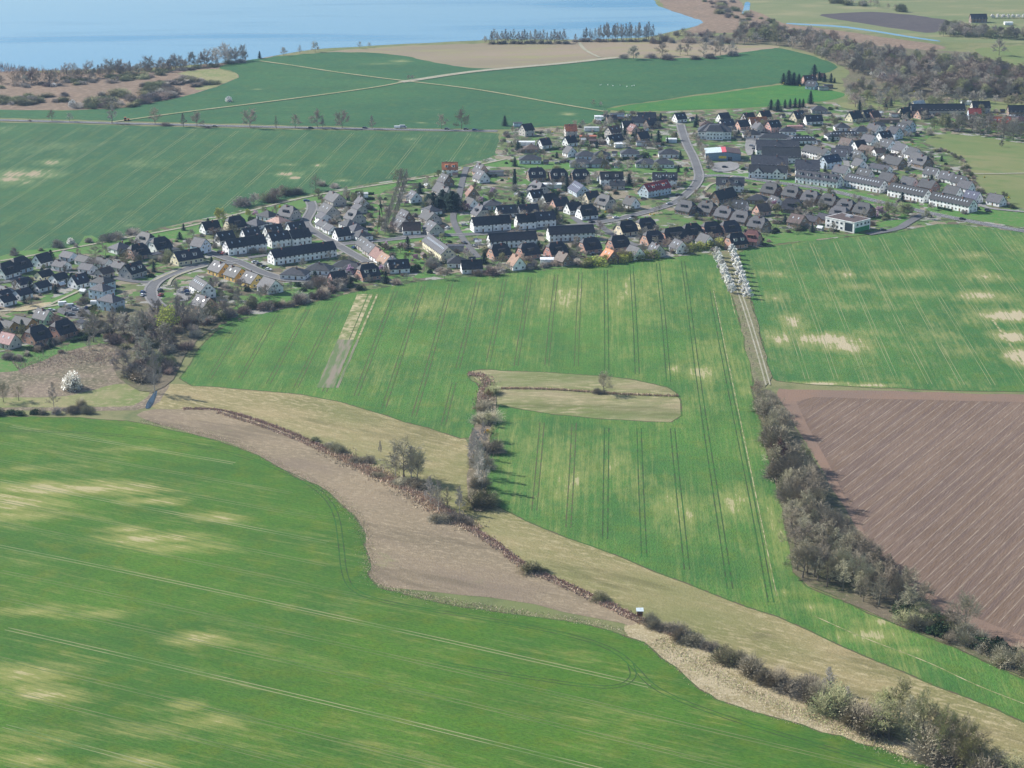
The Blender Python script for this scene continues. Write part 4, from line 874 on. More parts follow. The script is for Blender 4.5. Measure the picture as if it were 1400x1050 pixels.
V['bushlime'] = [bush_mesh(137, leaf='leaf_lime', nleaf=800, ls=.28, cmat='twig_olive')]
V['bushdark'] = [bush_mesh(140+i, R=1.8, H=2.2, leaf='hedge_dark', nleaf=1000, ls=.3, cmat='twig_olive', ntw=200) for i in range(2)]
NEAR = {}
NEAR['bare'] = [tree_mesh(200+i, R=r, th=h_, dens=1.15, tw=.05, fine=10, cmat='twig_near') for i, (r, h_) in enumerate(((4.2,.2),(3.8,.25),(4.5,.18)))]
NEAR['dark'] = [tree_mesh(210+i, R=3.8, th=.2, dens=1.1, tw=.05, fine=9, cmat='twig_near') for i in range(2)]
NEAR['tall'] = [tree_mesh(220+i, R=2.5, th=.25, shape='slim', dens=1., tw=.05, fine=9, cmat='twig_near') for i in range(3)]
NEAR['birch'] = [tree_mesh(230, R=2.6, th=.12, shape='slim', dens=1.1, tmat='bark_pale', cmat='twig_pale', trunkr=.14, tw=.05, fine=12)]
NEAR['greyleaf'] = [tree_mesh(235, R=3.9, th=.12, leaf='leaf_olive', nleaf=1500, ls=.2, cmat='twig_near_olive', tw=.05, fine=12)]
NEAR['willow'] = [tree_mesh(237, R=3.9, th=.12, leaf='leaf_pale', nleaf=1800, ls=.2, cmat='twig_near_olive', tw=.05, fine=12)]
NEAR['bush'] = [bush_mesh(240+i, leaf='twig_near', nleaf=700, ls=.12, cmat='twig_near', ntw=1500, tw=.05) for i in range(3)]
NEAR['bushbrown'] = [bush_mesh(245+i, leaf='twig_near', nleaf=500, ls=.12, cmat='twig_near', ntw=1500, tw=.05) for i in range(2)]
NEAR['busholive'] = [bush_mesh(250+i, leaf='leaf_olive', nleaf=1500, ls=.14, cmat='twig_near_olive', ntw=1300, tw=.05) for i in range(2)]
VH = {}
for k_ in V: VH[k_] = 3. if k_.startswith('bush') else 10.
VNAME = {'bare':('bare_tree','tree'),'dark':('bare_tree','tree'),'tall':('slender_tree','tree'),'poplar':('poplar_tree','tree'),'birch':('birch_tree','tree'),'willow':('willow_tree','tree'),'greyleaf':('budding_tree','tree'),'reddish':('reddish_tree','tree'),'blossom':('blossom_tree','tree'),'pink':('pink_blossom_tree','tree'),'lime':('budding_tree','tree'),'conifer':('conifer_tree','tree'),'cypress':('columnar_conifer','tree')}
RT = random.Random(5)
BUSHES = []; BARES = []
def plant(kd, p, H, label, group=None, wr=1., seed=None, flat=1., force=False):
    if kd.startswith('bush') and not force:
        BUSHES.append((kd, p, H, label, group, wr)); return
    if kd in ('bare', 'dark') and not force:
        BARES.append((kd, p, H, label, group, wr)); return
    me = RT.choice(NEAR[kd] if p.y < 960 and kd in NEAR else V[kd]); s_ = H/VH[kd]
    nm, cat = VNAME.get(kd, ('bush', 'bush'))
    r = bpy.data.objects.new(nm, None); S.collection.objects.link(r); r.location = (p.x, p.y, .05)
    r.rotation_euler = (0, 0, RT.uniform(0, 2*pi)); r.scale = (s_*wr, s_*wr, s_*flat)
    link('stem' if nm == 'bush' else 'trunk', me[0], r); link('crown', me[1], r)
    return tag(r, label, cat, group)
def trees(lst, label, group, x0=0, y0=0, k=1.):
    """kind, base x, base y, height px [, width ratio]; label takes the ordinal from the left"""
    lst = sorted(lst, key=lambda t: t[1])
    for i, t in enumerate(lst):
        x, y = x0+t[1]/k, y0+t[2]/k; H = t[3]/k/(sc(y)*cosd(y))
        plant(t[0], P(x, y), H, label % ordw(i) if '%s' in label else label, group, t[4] if len(t) > 4 else 1.)
def scatter(poly, n, kinds, h, label, group, mind=3., seed=1, wr=(.85,1.2)):
    R_ = random.Random(seed); pts = [P(x, y) for x, y in poly]; xs = [p.x for p in pts]; ys = [p.y for p in pts]; done = []; tries = 0
    while len(done) < n and tries < n*60:
        tries += 1; p = Vector((R_.uniform(min(xs), max(xs)), R_.uniform(min(ys), max(ys)), 0))
        if not inside(p, pts) or any((p-q).length < mind for q in done): continue
        done.append(p); plant(R_.choice(kinds), p, R_.uniform(*h), label, group, R_.uniform(*wr))
    return done

TL = '%s bare roadside tree from the left along the far country road'
trees([('dark',71,165,14),('dark',95,166.5,12),('tall',153,169,31),('dark',212,169.5,21),('tall',251,173.5,19),('dark',269,173,20),('dark',342,175,26),('tall',378,176,18,.8),('dark',404,175.5,18),('dark',434,174.5,23),('tall',441,174,14),('dark',468,175.5,24),('tall',509,176.5,19),('dark',604,177,20,.9),('dark',631,176,25)], TL, 'roadside trees along the country road')
trees([('bushbrown',226,172,6,1.6),('bushbrown',285,175,3,2.5),('bushbrown',40,166,4)], '%s low brown bush beside the far country road', 'bushes by the country road')
trees([('bare',32,113,21,.9),('bare',45,112,20),('greyleaf',68,116,20),('bare',92,106,20),('bare',101,105,18),('bare',122,106,23),('tall',140,103,16),('bare',150,103,22),('bare',165,101,19),('tall',178,101,18),('bare',203,97,20,1.1),('bare',218,97,13),('bare',237,94,20),('bare',246,92,16),('greyleaf',262,91,19),('tall',275,90,19),('bare',283,89,22),('bare',295,88,22),('bare',308,85,25),('bare',320,84,20),('bare',332,82,20)], '%s bare tree from the left on the left lake shore', 'trees on the left lake shore')
trees([('greyleaf',388,76,11),('tall',410,73,12),('greyleaf',431,71,14),('bare',492,66,9),('bare',505,65,7),('conifer',355,80,10),('bare',663,60,10)], '%s tree from the left on the lake bank behind the far green field', 'trees on the lake bank')
trees([('tall',672+i*4.5+sin(i*5)*1.,59.5-(i%3)*.7,17+2.5*sin(i*2.1),.9+.2*sin(i)) for i in range(23)]+[('tall',787,56,10,1.2)], 'slender bare tree in the left plantation block at the lake', 'left lake plantation')
trees([('tall',798+i*3.9+sin(i*4)*1.,56-(i%3)*.6,(16 if i < 6 else 23)+2*sin(i*1.7),.75+.15*sin(i*2)) for i in range(25)], 'slender bare tree in the right plantation block at the lake', 'right lake plantation')
trees([('greyleaf',866,81,17,1.3),('bush',852,80,7,1.6),('greyleaf',905,76,17,1.2),('bush',890,79,8,1.8),('bare',930,75,14),('bare',940,76,16),('bush',915,81,9,2),('bare',962,78,20),('bare',978,76,19),('greyleaf',985,75,20),('bare',1000,74,17),('bush',950,81,8,2),('bush',970,80,9,2),('bush',1003,76,8,1.6)], '%s from the left in the copse on the far field rim', 'copse on the far field rim')
trees([('bare',559,109,6,1.2),('bare',564,109,6,1.2),('bare',811,145,9),('bare',821,146,7),('bushwhite',312,139,8)], '%s small bare tree from the left standing amid the far green fields', 'lone small trees in the far fields')
scatter([(0,112),(60,111),(150,101),(240,92),(330,81),(340,78),(340,83),(250,97),(150,106),(60,116),(0,117)], 60, ['greyleaf','dark','bare','tall'], (7,11), 'bare tree in the thick row on the left lake shore', 'thick tree row on the left lake shore', 6, 51, (1.,1.5))
scatter([(1280,128),(1400,138),(1450,142),(1450,130),(1300,116)], 40, ['willow','greyleaf','dark'], (10,14), 'tall tree in the wood behind the far farmyard', 'wood behind the far farmyard', 6, 52, (1.1,1.5))
sh = 'grey bush in the thickets of the left lakeside marsh'
scatter([(0,120),(30,112),(120,108),(330,84),(330,88),(240,98),(200,108),(120,117),(60,120),(0,122)], 34, ['bush','busholive','bushbrown'], (2.5,4.5), 'low bush under the tree row on the left lake shore', 'bushes on the left lake shore', 5, 2, (1.8,2.8))
scatter([(0,135),(90,131),(95,138),(60,144),(0,147)], 22, ['bush','busholive'], (3,5), sh, 'marsh thicket bushes', 5, 3, (1.8,2.8))
scatter([(100,148),(140,130),(180,128),(240,123),(242,132),(200,144),(150,149)], 34, ['bush','busholive','bushbrown'], (4,7), sh, 'marsh thicket bushes', 5, 4, (1.8,2.6))
scatter([(190,118),(250,108),(300,112),(290,118),(200,124)], 20, ['busholive','bush'], (4,6), sh, 'marsh thicket bushes', 5, 5, (1.8,2.6))
scatter([(140,105),(200,102),(205,110),(150,112)], 10, ['busholive'], (3,5), sh, 'marsh thicket bushes', 5, 6, (1.8,2.6))
trees([('bushwhite',98,145,9,.9),('bushwhite',72,118,5,1.6)], '%s white-blossoming bush from the left in the left marsh', 'white marsh bushes')
tl = 'tree in the wide leafless wood behind the village, upper right'
scatter([(1000,60),(1020,44),(1100,48),(1170,66),(1260,80),(1400,104),(1450,118),(1450,136),(1400,134),(1290,132),(1220,122),(1165,100),(1120,78),(1070,64)], 295, ['bare','dark','dark','greyleaf','willow','dark','greyleaf'], (9,14), tl, 'trees of the upper right wood', 6.5, 7, (1.05,1.5))
scatter([(880,56),(930,46),(1000,50),(1010,62),(960,62),(890,60)], 36, ['bush','bare','greyleaf','bushbrown'], (4,8), 'tree of the lakeside thicket right of the slender plantations', 'lakeside thicket', 6, 8, (1,1.5))
scatter([(960,2),(1000,0),(1012,14),(1070,36),(1090,46),(1020,44),(1000,30)], 40, ['busholive','bush','bushbrown'], (3,6), 'marsh bush beside the distant canal', 'bushes by the distant canal', 8, 9, (1.4,2.2))
scatter([(1285,44),(1400,50),(1450,54),(1450,56),(1380,54),(1290,50)], 55, ['greyleaf','bare','willow'], (8,13), 'tree of the distant grove behind the dark ploughed field', 'distant grove trees', 7, 10, (1,1.5))
scatter([(1130,1),(1200,8),(1240,16),(1235,17),(1190,11),(1130,4)], 16, ['bare','busholive'], (5,10), 'tree in the thin row above the dark ploughed field', 'distant tree row', 9, 11, (1,1.5))
scatter([(1330,84),(1400,96),(1450,100),(1450,112),(1400,108),(1300,96)], 26, ['willow','greyleaf','bush'], (6,10), 'pale tree at the far right pasture edge', 'far right pasture trees', 7, 12, (1,1.5))
scatter([(1150,138),(1180,120),(1230,125),(1290,136),(1400,142),(1450,146),(1400,152),(1330,147),(1270,152),(1200,150),(1160,152)], 58, ['bare','dark','greyleaf','willow'], (7,12), 'tree between the wood and the upper village edge', 'trees at the upper village edge', 7, 13, (.95,1.35))
scatter([(1268,186),(1285,178),(1340,182),(1400,192),(1450,200),(1450,190),(1400,180),(1330,168),(1280,170)], 40, ['greyleaf','willow','bare','greyleaf'], (8,12), 'budding tree behind the right pasture', 'trees behind the right pasture', 6, 14, (1.0,1.4))
trees([('willow',1292,178,22,1.2),('greyleaf',1310,180,22),('greyleaf',1340,185,24,1.2),('bare',1366,112-38,0.1) if False else ('bare',1366,76,22,1.1),('greyleaf',1369,201,9,.9),('bare',1372,190,26),('bare',1385,192,28)], '%s large tree from the left beside the right pasture', 'large trees by the right pasture')
trees([('blossom',1193+i*5.,104+i*1.9,9+i*.3,1.2) for i in range(4)]+[('blossom',1252,116,9,1.2)], '%s white blossom tree from the left at the wood edge', 'white blossom trees at the wood edge')
trees([('blossom',1357+i*7,25,5,1.6) for i in range(7)], '%s distant white blossom tree from the left on the far plain', 'distant blossom trees')
trees([('conifer',1071,114,14,1.2),('conifer',1078,116,20,1.2),('conifer',1085,116,17,1.2),('conifer',1092,115,14,1.2),('conifer',1113,104,16,1.3),('conifer',1120,110,12,1.3),('conifer',1127,112,12),('conifer',1136,113,13),('conifer',1054,150,14,1.2),('conifer',1063,152,16,1.4),('conifer',1073,148,12),('conifer',1080,147,12),('conifer',1087,147,13),('conifer',1093,147,12),('conifer',1098,147,12),('conifer',1108,142,18,.9),('conifer',1141,113,7),('conifer',1175,152,15,.9),('conifer',1211,146,12),('conifer',1218,145,11),('conifer',1243,158,18,.8),('conifer',1258,130,7)], '%s dark conifer from the left along the upper village edge', 'dark conifers of the upper village')
D_ = (700,170,5)
trees([('conifer',1000,140,100,1.1),('conifer',1120,110,60,1.),('conifer',770,110,110,.8),('conifer',850,90,60,.7),('conifer',40,185,75,.9),('conifer',580,165,60,.7),('conifer',1150,240,60,.9),('cypress',18,440,130,.8),('conifer',375,455,95,1.),('conifer',1060,130,50,.8),('conifer',640,10,40),('conifer',750,40,60),('conifer',-50,10,70,1.1),('conifer',-370,530,1,1)][:13], '%s dark conifer from the left among the middle village houses', 'dark conifers in the middle village', *D_)
trees([('conifer',530+i*32,470+(i%3)*10,(95,115,85,125,110,135,100)[i],1.7) for i in range(7)]+[('conifer',1118,360,150,.45)], '%s conifer from the left in the dark clump of the middle village', 'dark conifer clump', 480,190,5)
trees([('conifer',160,205,75,.9)], 'lone dark conifer beside the large apartment block', None, 920,130,5)
trees([('conifer',635,460,70,.9),('conifer',475,175,0.1)][:1], 'dark conifer beside the grey two-storey houses in the left village', None, 0,300,5)
trees([('pink',238,758,50,1.2),('pink',350,760,45,1.5),('pink',445,845,55,1.3),('pink',790,790,40,1.2),('pink',205,910,45,1.5),('pink',800,490,45,1.2),('pink',968,385,50,1.1),('pink',888,435,40,1.1),('pink',378,455,30,1.2),('pink',-10,930,60,1.2)], '%s pink blossom tree from the left in the village gardens', 'pink blossom trees', 480,190,5)
trees([('pink',545,330,40,1.2)], 'pink blossom tree between the left hipped bungalows', None, 240,230,5)
trees([('pink',695,780,55,1.2)], 'pink blossom tree below the grey dormered rows', None, 920,130,5)
trees([('bushyellow',85,455-300+0,1)] and [('bushyellow',428,445-20,14,1.3),('bushyellow',610,245-30,11),('bushyellow',560,570-0,45,1.)][2:], 'bright yellow forsythia beside the left caravan park', None, 0,300,5)
yl = 'bright yellow forsythia from the left in the gardens'
trees([('bushyellow',x,y,s_,1.) for x, y, s_ in ((110,394,3),(185,358,4.5),(86,353,3),(166,379,3),(43,384,3),(177,312,0),(383,284,5),(364,330,6),(254,339,2.5),(516,320,4),(575,331,3.4),(578,355,3),(658,362,3.5),(784,329,3.6),(910,335,3.6),(889,294,3),(894,294,3),(828,291,4),(696,245,3.5),(752,262,3),(755,181,3),(632,231,3),(1070,255,3),(1035,328,3.5),(1025,327,2.6),(1140,112,0),(1072,116,5),(1094,118,3),(1174,110,3),(1250,126,3.5),(1095,164,4),(1234,169,3),(1248,198,3),(1235,212,3),(1274,223,3.5),(1379,271,3.6),(1346,243,3),(1318,158,2.5),(1364,157,2.5),(560,345,3)) if s_], '%s '+yl, 'yellow forsythias')
trees([('lime',300,375,95,1.),('lime',495,335,50,1.1),('willow',975,215,75,1.),('willow',475,480,20)][:3], '%s lime-green budding tree from the left above the white terraces', 'lime-green trees', 240,230,5)
# hedge along the middle field: yellow-green and brown bushes
R5 = random.Random(9)
def belt(px, step, kinds, h, label, group, jit=2., wr=(1.1,1.5)):
    pts = resample([P(x, y) for x, y in px], step)
    for i, p in enumerate(pts):
        plant(R5.choice(kinds), p+Vector((R5.uniform(-jit,jit), R5.uniform(-jit,jit), 0)), R5.uniform(*h), label, group, R5.uniform(*wr))
belt([(801,364),(830,359),(870,354),(888,352)], 3.2, ['bushlime','bushlime','bushlime','busholive'], (4.5,5.5), 'yellow-green hedge bush along the middle field, left part', 'yellow-green hedge bushes')
belt([(703,367),(716,366)], 4, ['bushlime'], (4,5), 'yellow-green hedge bush below the orange-roofed house', 'yellow-green hedge bushes by the orange roof')
belt([(925,345),(945,342),(975,338),(1000,335),(1008,333)], 3.4, ['bushlime','busholive','bushlime','bushlime'], (4.5,5.5), 'yellow-green hedge bush near the white blossom avenue', 'yellow-green bushes by the avenue')
belt([(720,368),(760,364),(800,360),(888,349),(925,344)], 4.5, ['bushbrown','bush'], (3,4.5), 'leafless brown hedge bush along the middle field', 'brown hedge bushes')
belt([(1000,338),(1020,335),(1050,331)], 4, ['bushbrown'], (2,3), 'low dark hedge bush right of the blossom avenue', 'hedge bushes right of the avenue', 1)
belt([(655,376),(690,370)], 5, ['bushbrown','bush','dark'], (4,6), 'brown bush between the slanted terrace and the field', 'bushes below the slanted terrace', 3)
belt([(455,392),(480,385),(510,378),(540,372),(560,372),(590,365),(600,375)], 5.5, ['bushbrown','bush','dark','bushdark'], (4,6.5), 'brown shrub in the belt below the pink-blossom houses', 'shrub belt below pink blossoms', 3)
trees([('bare',580,376,11),('bare',608,382,15,1.1),('greyleaf',590,362,18),('bare',640,358,16),('bare',505,388,12),('bare',556,384,10)], '%s young bare tree from the left at the middle field edge', 'young trees at the field edge')
belt([(278,444),(300,436),(330,428),(350,420),(363,424)], 4.5, ['bush','bushbrown','busholive'], (3.5,6), 'grey shrub in the belt at the upper left field corner', 'grey shrub belt', 2.5)
belt([(365,424),(385,420),(410,413),(440,405),(462,398)], 4, ['bush','bushbrown'], (4,6.5), 'grey-brown shrub along the field edge below the yellow row', 'shrub belt below the yellow row', 2.5)
belt([(366,400),(390,396),(420,392),(455,396)], 5, ['bush','busholive','bushbrown','bare'], (4,7), 'shrub on the green below the bungalow row', 'shrubs on the green', 4)
belt([(672,60),(720,59.5),(772,59.5)], 7, ['bushbrown','bush'], (3,5), 'low bush under the left plantation at the lake', 'bushes under the left plantation', 2, (1.5,2))
belt([(787,57),(840,57),(893,56.5)], 7, ['bushbrown','bush'], (3,5), 'low bush under the right plantation at the lake', 'bushes under the right plantation', 2, (1.5,2))
# hedge at upper left field edge
belt([(330,283),(350,279),(372,273),(400,266)], 5, ['bushbrown','bush','dark'], (5,9), 'dark brown thicket shrub at the upper left field edge', 'thicket at the upper left field edge', 4)
trees([('bare',432,260,20,1.),('bare',372,272,14,1.2),('bare',385,268,14,1.2),('bare',543,250,18,1.),('bare',550,246,16),('greyleaf',20,348,9,1.5)], '%s bare tree from the left along the upper left footpath', 'bare trees along the footpath')
trees([('bush',80,338,14,1.3),('bushwhite',98,333,8,1.1),('bush',104,338,7),('bush',145,330,13,1.3),('bush',158,326,11,1.4),('bush',180,321,12,1.4),('bush',122,331,7,1.4),('bushbrown',56,343,6),('bush',20,349,9,1.5),('bush',440,254,9,1.4),('bush',455,257,7,1.8)], '%s bush from the left between footpath and upper left field', 'bushes along the footpath')
# double row of bare trees in the middle of the village
for s_, x0, x1 in ((0, 549, 527), (1, 556, 536)):
    trees([('tall',x0+(x1-x0)*i/11.,250+(318-250)*i/11.,19,.72) for i in range(12)], 'bare tree in the double avenue row crossing the village green', 'trees of the village avenue')
belt([(1095,292),(1130,282),(1160,280),(1200,286),(1262,300)], 10, ['greyleaf','willow','bare'], (6,8), 'budding tree along the curved road by the grey rows', 'trees along the curved road', 3, (.9,1.2))
trees([('pink',1203,298,15,1.),('willow',1215,296,20,1.2),('willow',1240,295,16,1.4),('bare',1062,262,16),('willow',1135,270,14),('willow',1232,295,18,1.2)], '%s tree from the left in the group beside the kindergarten', 'trees beside the kindergarten')
belt([(951,190),(958,205),(966,222),(974,234)], 7, ['greyleaf','bare'], (5,7), 'young street tree beside the supermarket street', 'street trees by the supermarket', 1, (.8,1))
belt([(1262,212),(1290,205),(1310,215),(1322,235),(1335,258),(1360,272),(1385,285)], 5, ['bushbrown','bush','busholive'], (2,3.6), 'garden bush at the border of the right pasture', 'bushes bordering the right pasture', 2)

# left copse
CP = 'leafless tree in the left copse between village and meadow'
trees([('willow',130,455,36,.9),('tall',155,462,44,1.),('greyleaf',128,468,36,.9),('bare',170,462,34),('tall',175,462,36),('greyleaf',195,460,34),('bare',205,455,30),('lime',231,457,36,1.05),('bare',250,452,46),('tall',243,445,40),('bare',270,450,34),('bare',217,447,36),('willow',288,440,28),('bare',305,435,26),('greyleaf',185,470,34),('bushbrown',196,520,20,1.3)], '%s leafless tree from the left in the left copse', 'trees of the left copse')
scatter([(125,455),(180,440),(280,430),(295,432),(262,466),(235,520),(205,528),(185,505),(178,480),(150,470)], 62, ['bush','bushbrown','busholive','bushbrown'], (3,6.5), 'shrub in the undergrowth of the left copse', 'undergrowth of the left copse', 4.5, 21, (1,1.5))
trees([('birch',212,538,60,.7),('bare',170,516,38,1.),('bush',186,516,20,1.4),('bushwhite',100,532,24,1.0),('birch',74,558,36,.9),('bare',5,550,26,.8),('bushbrown',110,556,17,.9),('bare',26,548,22),('greyleaf',200,500,38),('greyleaf',225,480,36)], '%s tree from the left standing by the left meadow', 'trees by the left meadow')
belt([(-10,567),(30,567),(60,566),(95,565),(120,564)], 4, ['bushdark','bushbrown','bush'], (3,4.6), 'dark hedge bush along the top of the near left field', 'hedge along the near field', 1, (1.1,1.5))
belt([(35,485),(50,480),(70,470),(90,462),(115,455),(150,440)], 4, ['bush','bushbrown'], (2.5,4), 'grey hedge bush behind the lower left brick houses', 'hedge behind the brick houses', 2)
trees([('bush',12,490,10,1.6),('bush',28,492,9,1.6),('bushbrown',85,482,5,1.8),('tall',122,478,16,.8),('tall',59,487,10,.5)], '%s from the left on the small lower left lawn', 'plants on the lower left lawn')

# ditch shrubs
trees([('busholive',432,603,6,2),('bush',462,618,13,1.8),('bush',449,612,9,1.5),('bushbrown',490,632,9,2),('bushbrown',505,632,9,1.6),('bushbrown',515,652,8,1.8),('bare',552,655,52,1.05),('birch',541,652,42,1.),('birch',563,656,46,1.1),('bare',570,660,44,.9),('bushbrown',570,665,14,1.8),('birch',588,690,40,.8),('birch',600,700,44,.8),('tall',612,700,34,.7),('bushbrown',600,712,12,1.8),('bushbrown',625,712,12,1.8),('birch',520,622,20,.5),('bushbrown',545,662,10,1.8),('birch',628,700,36,.7),('bushbrown',640,718,8,1.8)], '%s plant from the left along the reedy valley ditch', 'plants along the valley ditch')
trees([('busholive',728,780,16,1.8),('busholive',822,820,11,1.9),('bush',892,857,16,1.7),('bush',915,862,15,1.7),('bush',932,872,22,1.6),('bush',950,880,16,1.7),('bushbrown',968,886,12,1.6)], '%s rounded bush from the left along the lower ditch', 'rounded bushes along the lower ditch')
trees([('busholive',993,905,24,1.3),('bushbrown',1003,908,18,1.4),('bush',1030,922,26,1.3),('bush',1045,930,22,1.5),('bush',1064,938,28,1.3),('bushbrown',1082,945,22,1.5),('bush',1105,955,34,1.2),('bush',1120,962,30,1.2),('birch',1133,945,34,.9),('busholive',1140,975,40,1.2),('birch',1158,972,34,1.),('bush',1165,985,36,1.3),('bush',1185,995,46,1.2),('willow',1205,985,40,1.1),('willow',1228,990,56,1.0),('bush',1200,1003,40,1.2),('bare',1245,1010,50,1.),('willow',1215,1012,50,1.1),('greyleaf',1262,1015,62,.9),('bare',1280,1026,56,1.),('greyleaf',1290,1036,62,1.),('bush',1270,1032,40,1.3),('bare',1305,1040,56,1.),('greyleaf',1318,1050,60,1.),('bare',1335,1056,56,1.),('willow',1328,1064,60,.9),('greyleaf',1352,1070,50,1.),('bare',1368,1075,46,1.),('bush',1345,1075,44,1.2),('greyleaf',1385,1085,50,1.1),('bush',1300,1048,34,1.4)], '%s from the left in the lower right hedgerow', 'lower right hedgerow')
# strip between field parts
trees([('busholive',672,538,12,1.6),('reddish',667,553,20,1.),('bushbrown',662,560,14,1.5),('bush',662,578,20,1.5),('greyleaf',668,582,18,1.),('bushyellow',667,592,8,1.6),('willow',672,603,20,1.),('birch',650,640,52,.75),('birch',655,652,50,.75),('birch',647,625,40,.7),('birch',659,668,54,.7),('bushbrown',664,640,24,1.2),('bushbrown',668,620,20,1.3),('birch',660,612,36,.7),('busholive',655,691,26,1.5),('busholive',668,688,18,1.4),('bushbrown',660,666,18,1.2)], '%s from the left in the narrow strip dividing the middle field', 'plants of the dividing strip')
trees([('bare',826,538,29,.95),('bushbrown',822,538,8,1.8)], '%s from the left on the meadow island', 'plants on the meadow island')
# right wood
trees([('reddish',1035,540,18,1.),('bare',1073,594,34,1.05),('reddish',1063,640,38,1.1),('bare',1085,645,40,1.1),('greyleaf',1100,642,32,1.),('bare',1114,690,48,1.05),('bare',1320,862,48,1.),('bare',1264,832,34,1.),('bare',1240,815,36,1.),('bare',1112,712,26,1.)], '%s freestanding bare tree from the left beside the ploughed field', 'bare trees beside the ploughed field')
scatter([(1033,545),(1056,560),(1075,600),(1072,625),(1055,620)], 16, ['dark','bare','bushbrown'], (8,11), 'bare tree at the narrow top of the right wood strip', 'top of the right wood strip', 4, 31, (.9,1.2))
scatter([(1052,640),(1095,640),(1125,700),(1120,715),(1090,712),(1066,670)], 26, ['dark','bare','bushbrown','bare'], (8,12), 'bare tree in the upper right wood strip', 'upper right wood strip', 4, 32, (.9,1.2))
scatter([(1074,710),(1120,715),(1160,745),(1200,780),(1240,825),(1255,842),(1200,832),(1150,812),(1092,790)], 74, ['tall','bare','dark','tall'], (9,12.5), 'slender bare tree in the dense right copse', 'dense right copse', 3.8, 33, (.95,1.3))
scatter([(1220,835),(1260,835),(1320,870),(1400,900),(1450,925),(1450,940),(1400,918),(1340,892),(1260,860)], 60, ['bush','bushbrown','busholive','bare','bushdark'], (4,6.5), 'dense bush at the lower end of the right wood', 'lower end of the right wood', 3.2, 34, (1.2,1.6))
# white blossom avenue
trees([('blossom',979+(1000-979)*i/9.,352+(401-352)*i/9.,13,1.08) for i in range(10)], '%s white blossom tree of the left avenue row, counted from the far end', 'left row of the blossom avenue')
trees([('blossom',1001+(1023-1001)*i/10.,348+(408-348)*i/10.,13,1.08) for i in range(11)], '%s white blossom tree of the right avenue row, counted from the far end', 'right row of the blossom avenue')
for s_, x0, x1, nm in ((0, 1008, 1034, 'left'), (1, 1024, 1054, 'right')):
    trees([('tall',x0+(x1-x0)*i/11.,405+(522-405)*i/11.,5.5,.6) for i in range(12)], '%%s young thin tree of the %s row along the grass track' % nm, 'young trees of the %s track row' % nm)

# gardens: shrubs and dark hedges wherever the village ground is free
VP = [P(x, y) for x, y in V1]
def free(p, r=1.5):
    for q, rad, a, L, W in HOUSES:
        d = p-q
        if abs(d.x) < 25 and abs(d.y) < 25:
            u = d.x*cos(a)+d.y*sin(a); v_ = -d.x*sin(a)+d.y*cos(a)
            if abs(u) < L/2+r and abs(v_) < W/2+r: return False
    return True
def offroad(p, r=1.):
    return not any(min((p-q).length for q in pts) < wd+r+2.5 for pts, wd in ROADS)
VX = [P(x, y, 0) for x, y in V1]
R7 = random.Random(77); cnt = 0; tries = 0
near = lambda p, d: any((p-q[0]).length < d for q in HOUSES)
GK = ['bush','bushbrown','busholive','bushdark','bare','greyleaf','bushdark','bush','bushdark','bush','bushbrown','willow','conifer','busholive','dark','bare','bushbrown','dark']
spots = []
while cnt < 1250 and tries < 30000:
    tries += 1; q = HOUSES[R7.randrange(len(HOUSES))][0]; p = q+Vector((R7.uniform(-20,20), R7.uniform(-20,20), 0))
    if not inside(p, VX) or not free(p, 2.0) or not offroad(p) or any((p-s_).length < 2.8 for s_ in spots if abs(s_.x-p.x) < 3): continue
    spots.append(p); cnt += 1; kd = R7.choice(GK)
    h_ = R7.uniform(1.8,4.2) if kd.startswith('bush') else R7.uniform(4.5,8)
    lab = {'conifer':'small dark conifer in a garden among the village houses','bushdark':'evergreen shrub in a garden among the village houses'}.get(kd, ('leafless garden shrub' if kd.startswith('bush') else 'bare garden tree')+' among the village houses')
    plant(kd, p, h_, lab, 'garden '+('conifers' if kd == 'conifer' else 'evergreens' if kd == 'bushdark' else 'shrubs' if kd.startswith('bush') else 'trees')+' in the village', R7.uniform(.9,1.4))
def hedge_mesh(L, seed):
    R_ = random.Random(seed); m = MB(); m.box(-L/2+.2, -.3, 0, L/2-.2, .3, 1.4)
    for i in range(int(L*60)):
        f = R_.randrange(3); x = R_.uniform(-L/2, L/2)
        p = Vector((x, R_.choice((-.45,.45)), R_.uniform(0,1.6))) if f < 2 else Vector((x, R_.uniform(-.45,.45), 1.6+R_.uniform(-.1,.15)))
        leafquad(m, p, .4, R_, 0)
    return m.mesh('hedge', ['hedge_dark'])
HM = [hedge_mesh(8, 1), hedge_mesh(12, 2), hedge_mesh(16, 3)]
tries = cnt = 0
while cnt < 90 and tries < 4000:
    tries += 1; h_ = HOUSES[R7.randrange(len(HOUSES))]; a = h_[2]+R7.choice((0, pi/2)); d = Vector((cos(h_[2]), sin(h_[2]), 0)); n_ = Vector((-d.y, d.x, 0))
    off = R7.uniform(3.5, 8); p = h_[0]+(n_ if a == h_[2] else d)*R7.choice((-1, 1))*((h_[4] if a == h_[2] else h_[3])/2+off)
    e = Vector((cos(a), sin(a), 0))
    k = R7.randrange(3); hl = (4, 6, 8)[k]
    if not all(free(p+e*t, 1.2) and offroad(p+e*t, 0) and inside(p+e*t, VX) for t in (-hl, -hl/2, 0, hl/2, hl)): continue
    o = link('hedge', HM[k]); o.location = (p.x, p.y, .06); o.rotation_euler = (0,0,a); tag(o, 'clipped dark green garden hedge among the village houses', 'hedge', 'garden hedges in the village'); cnt += 1
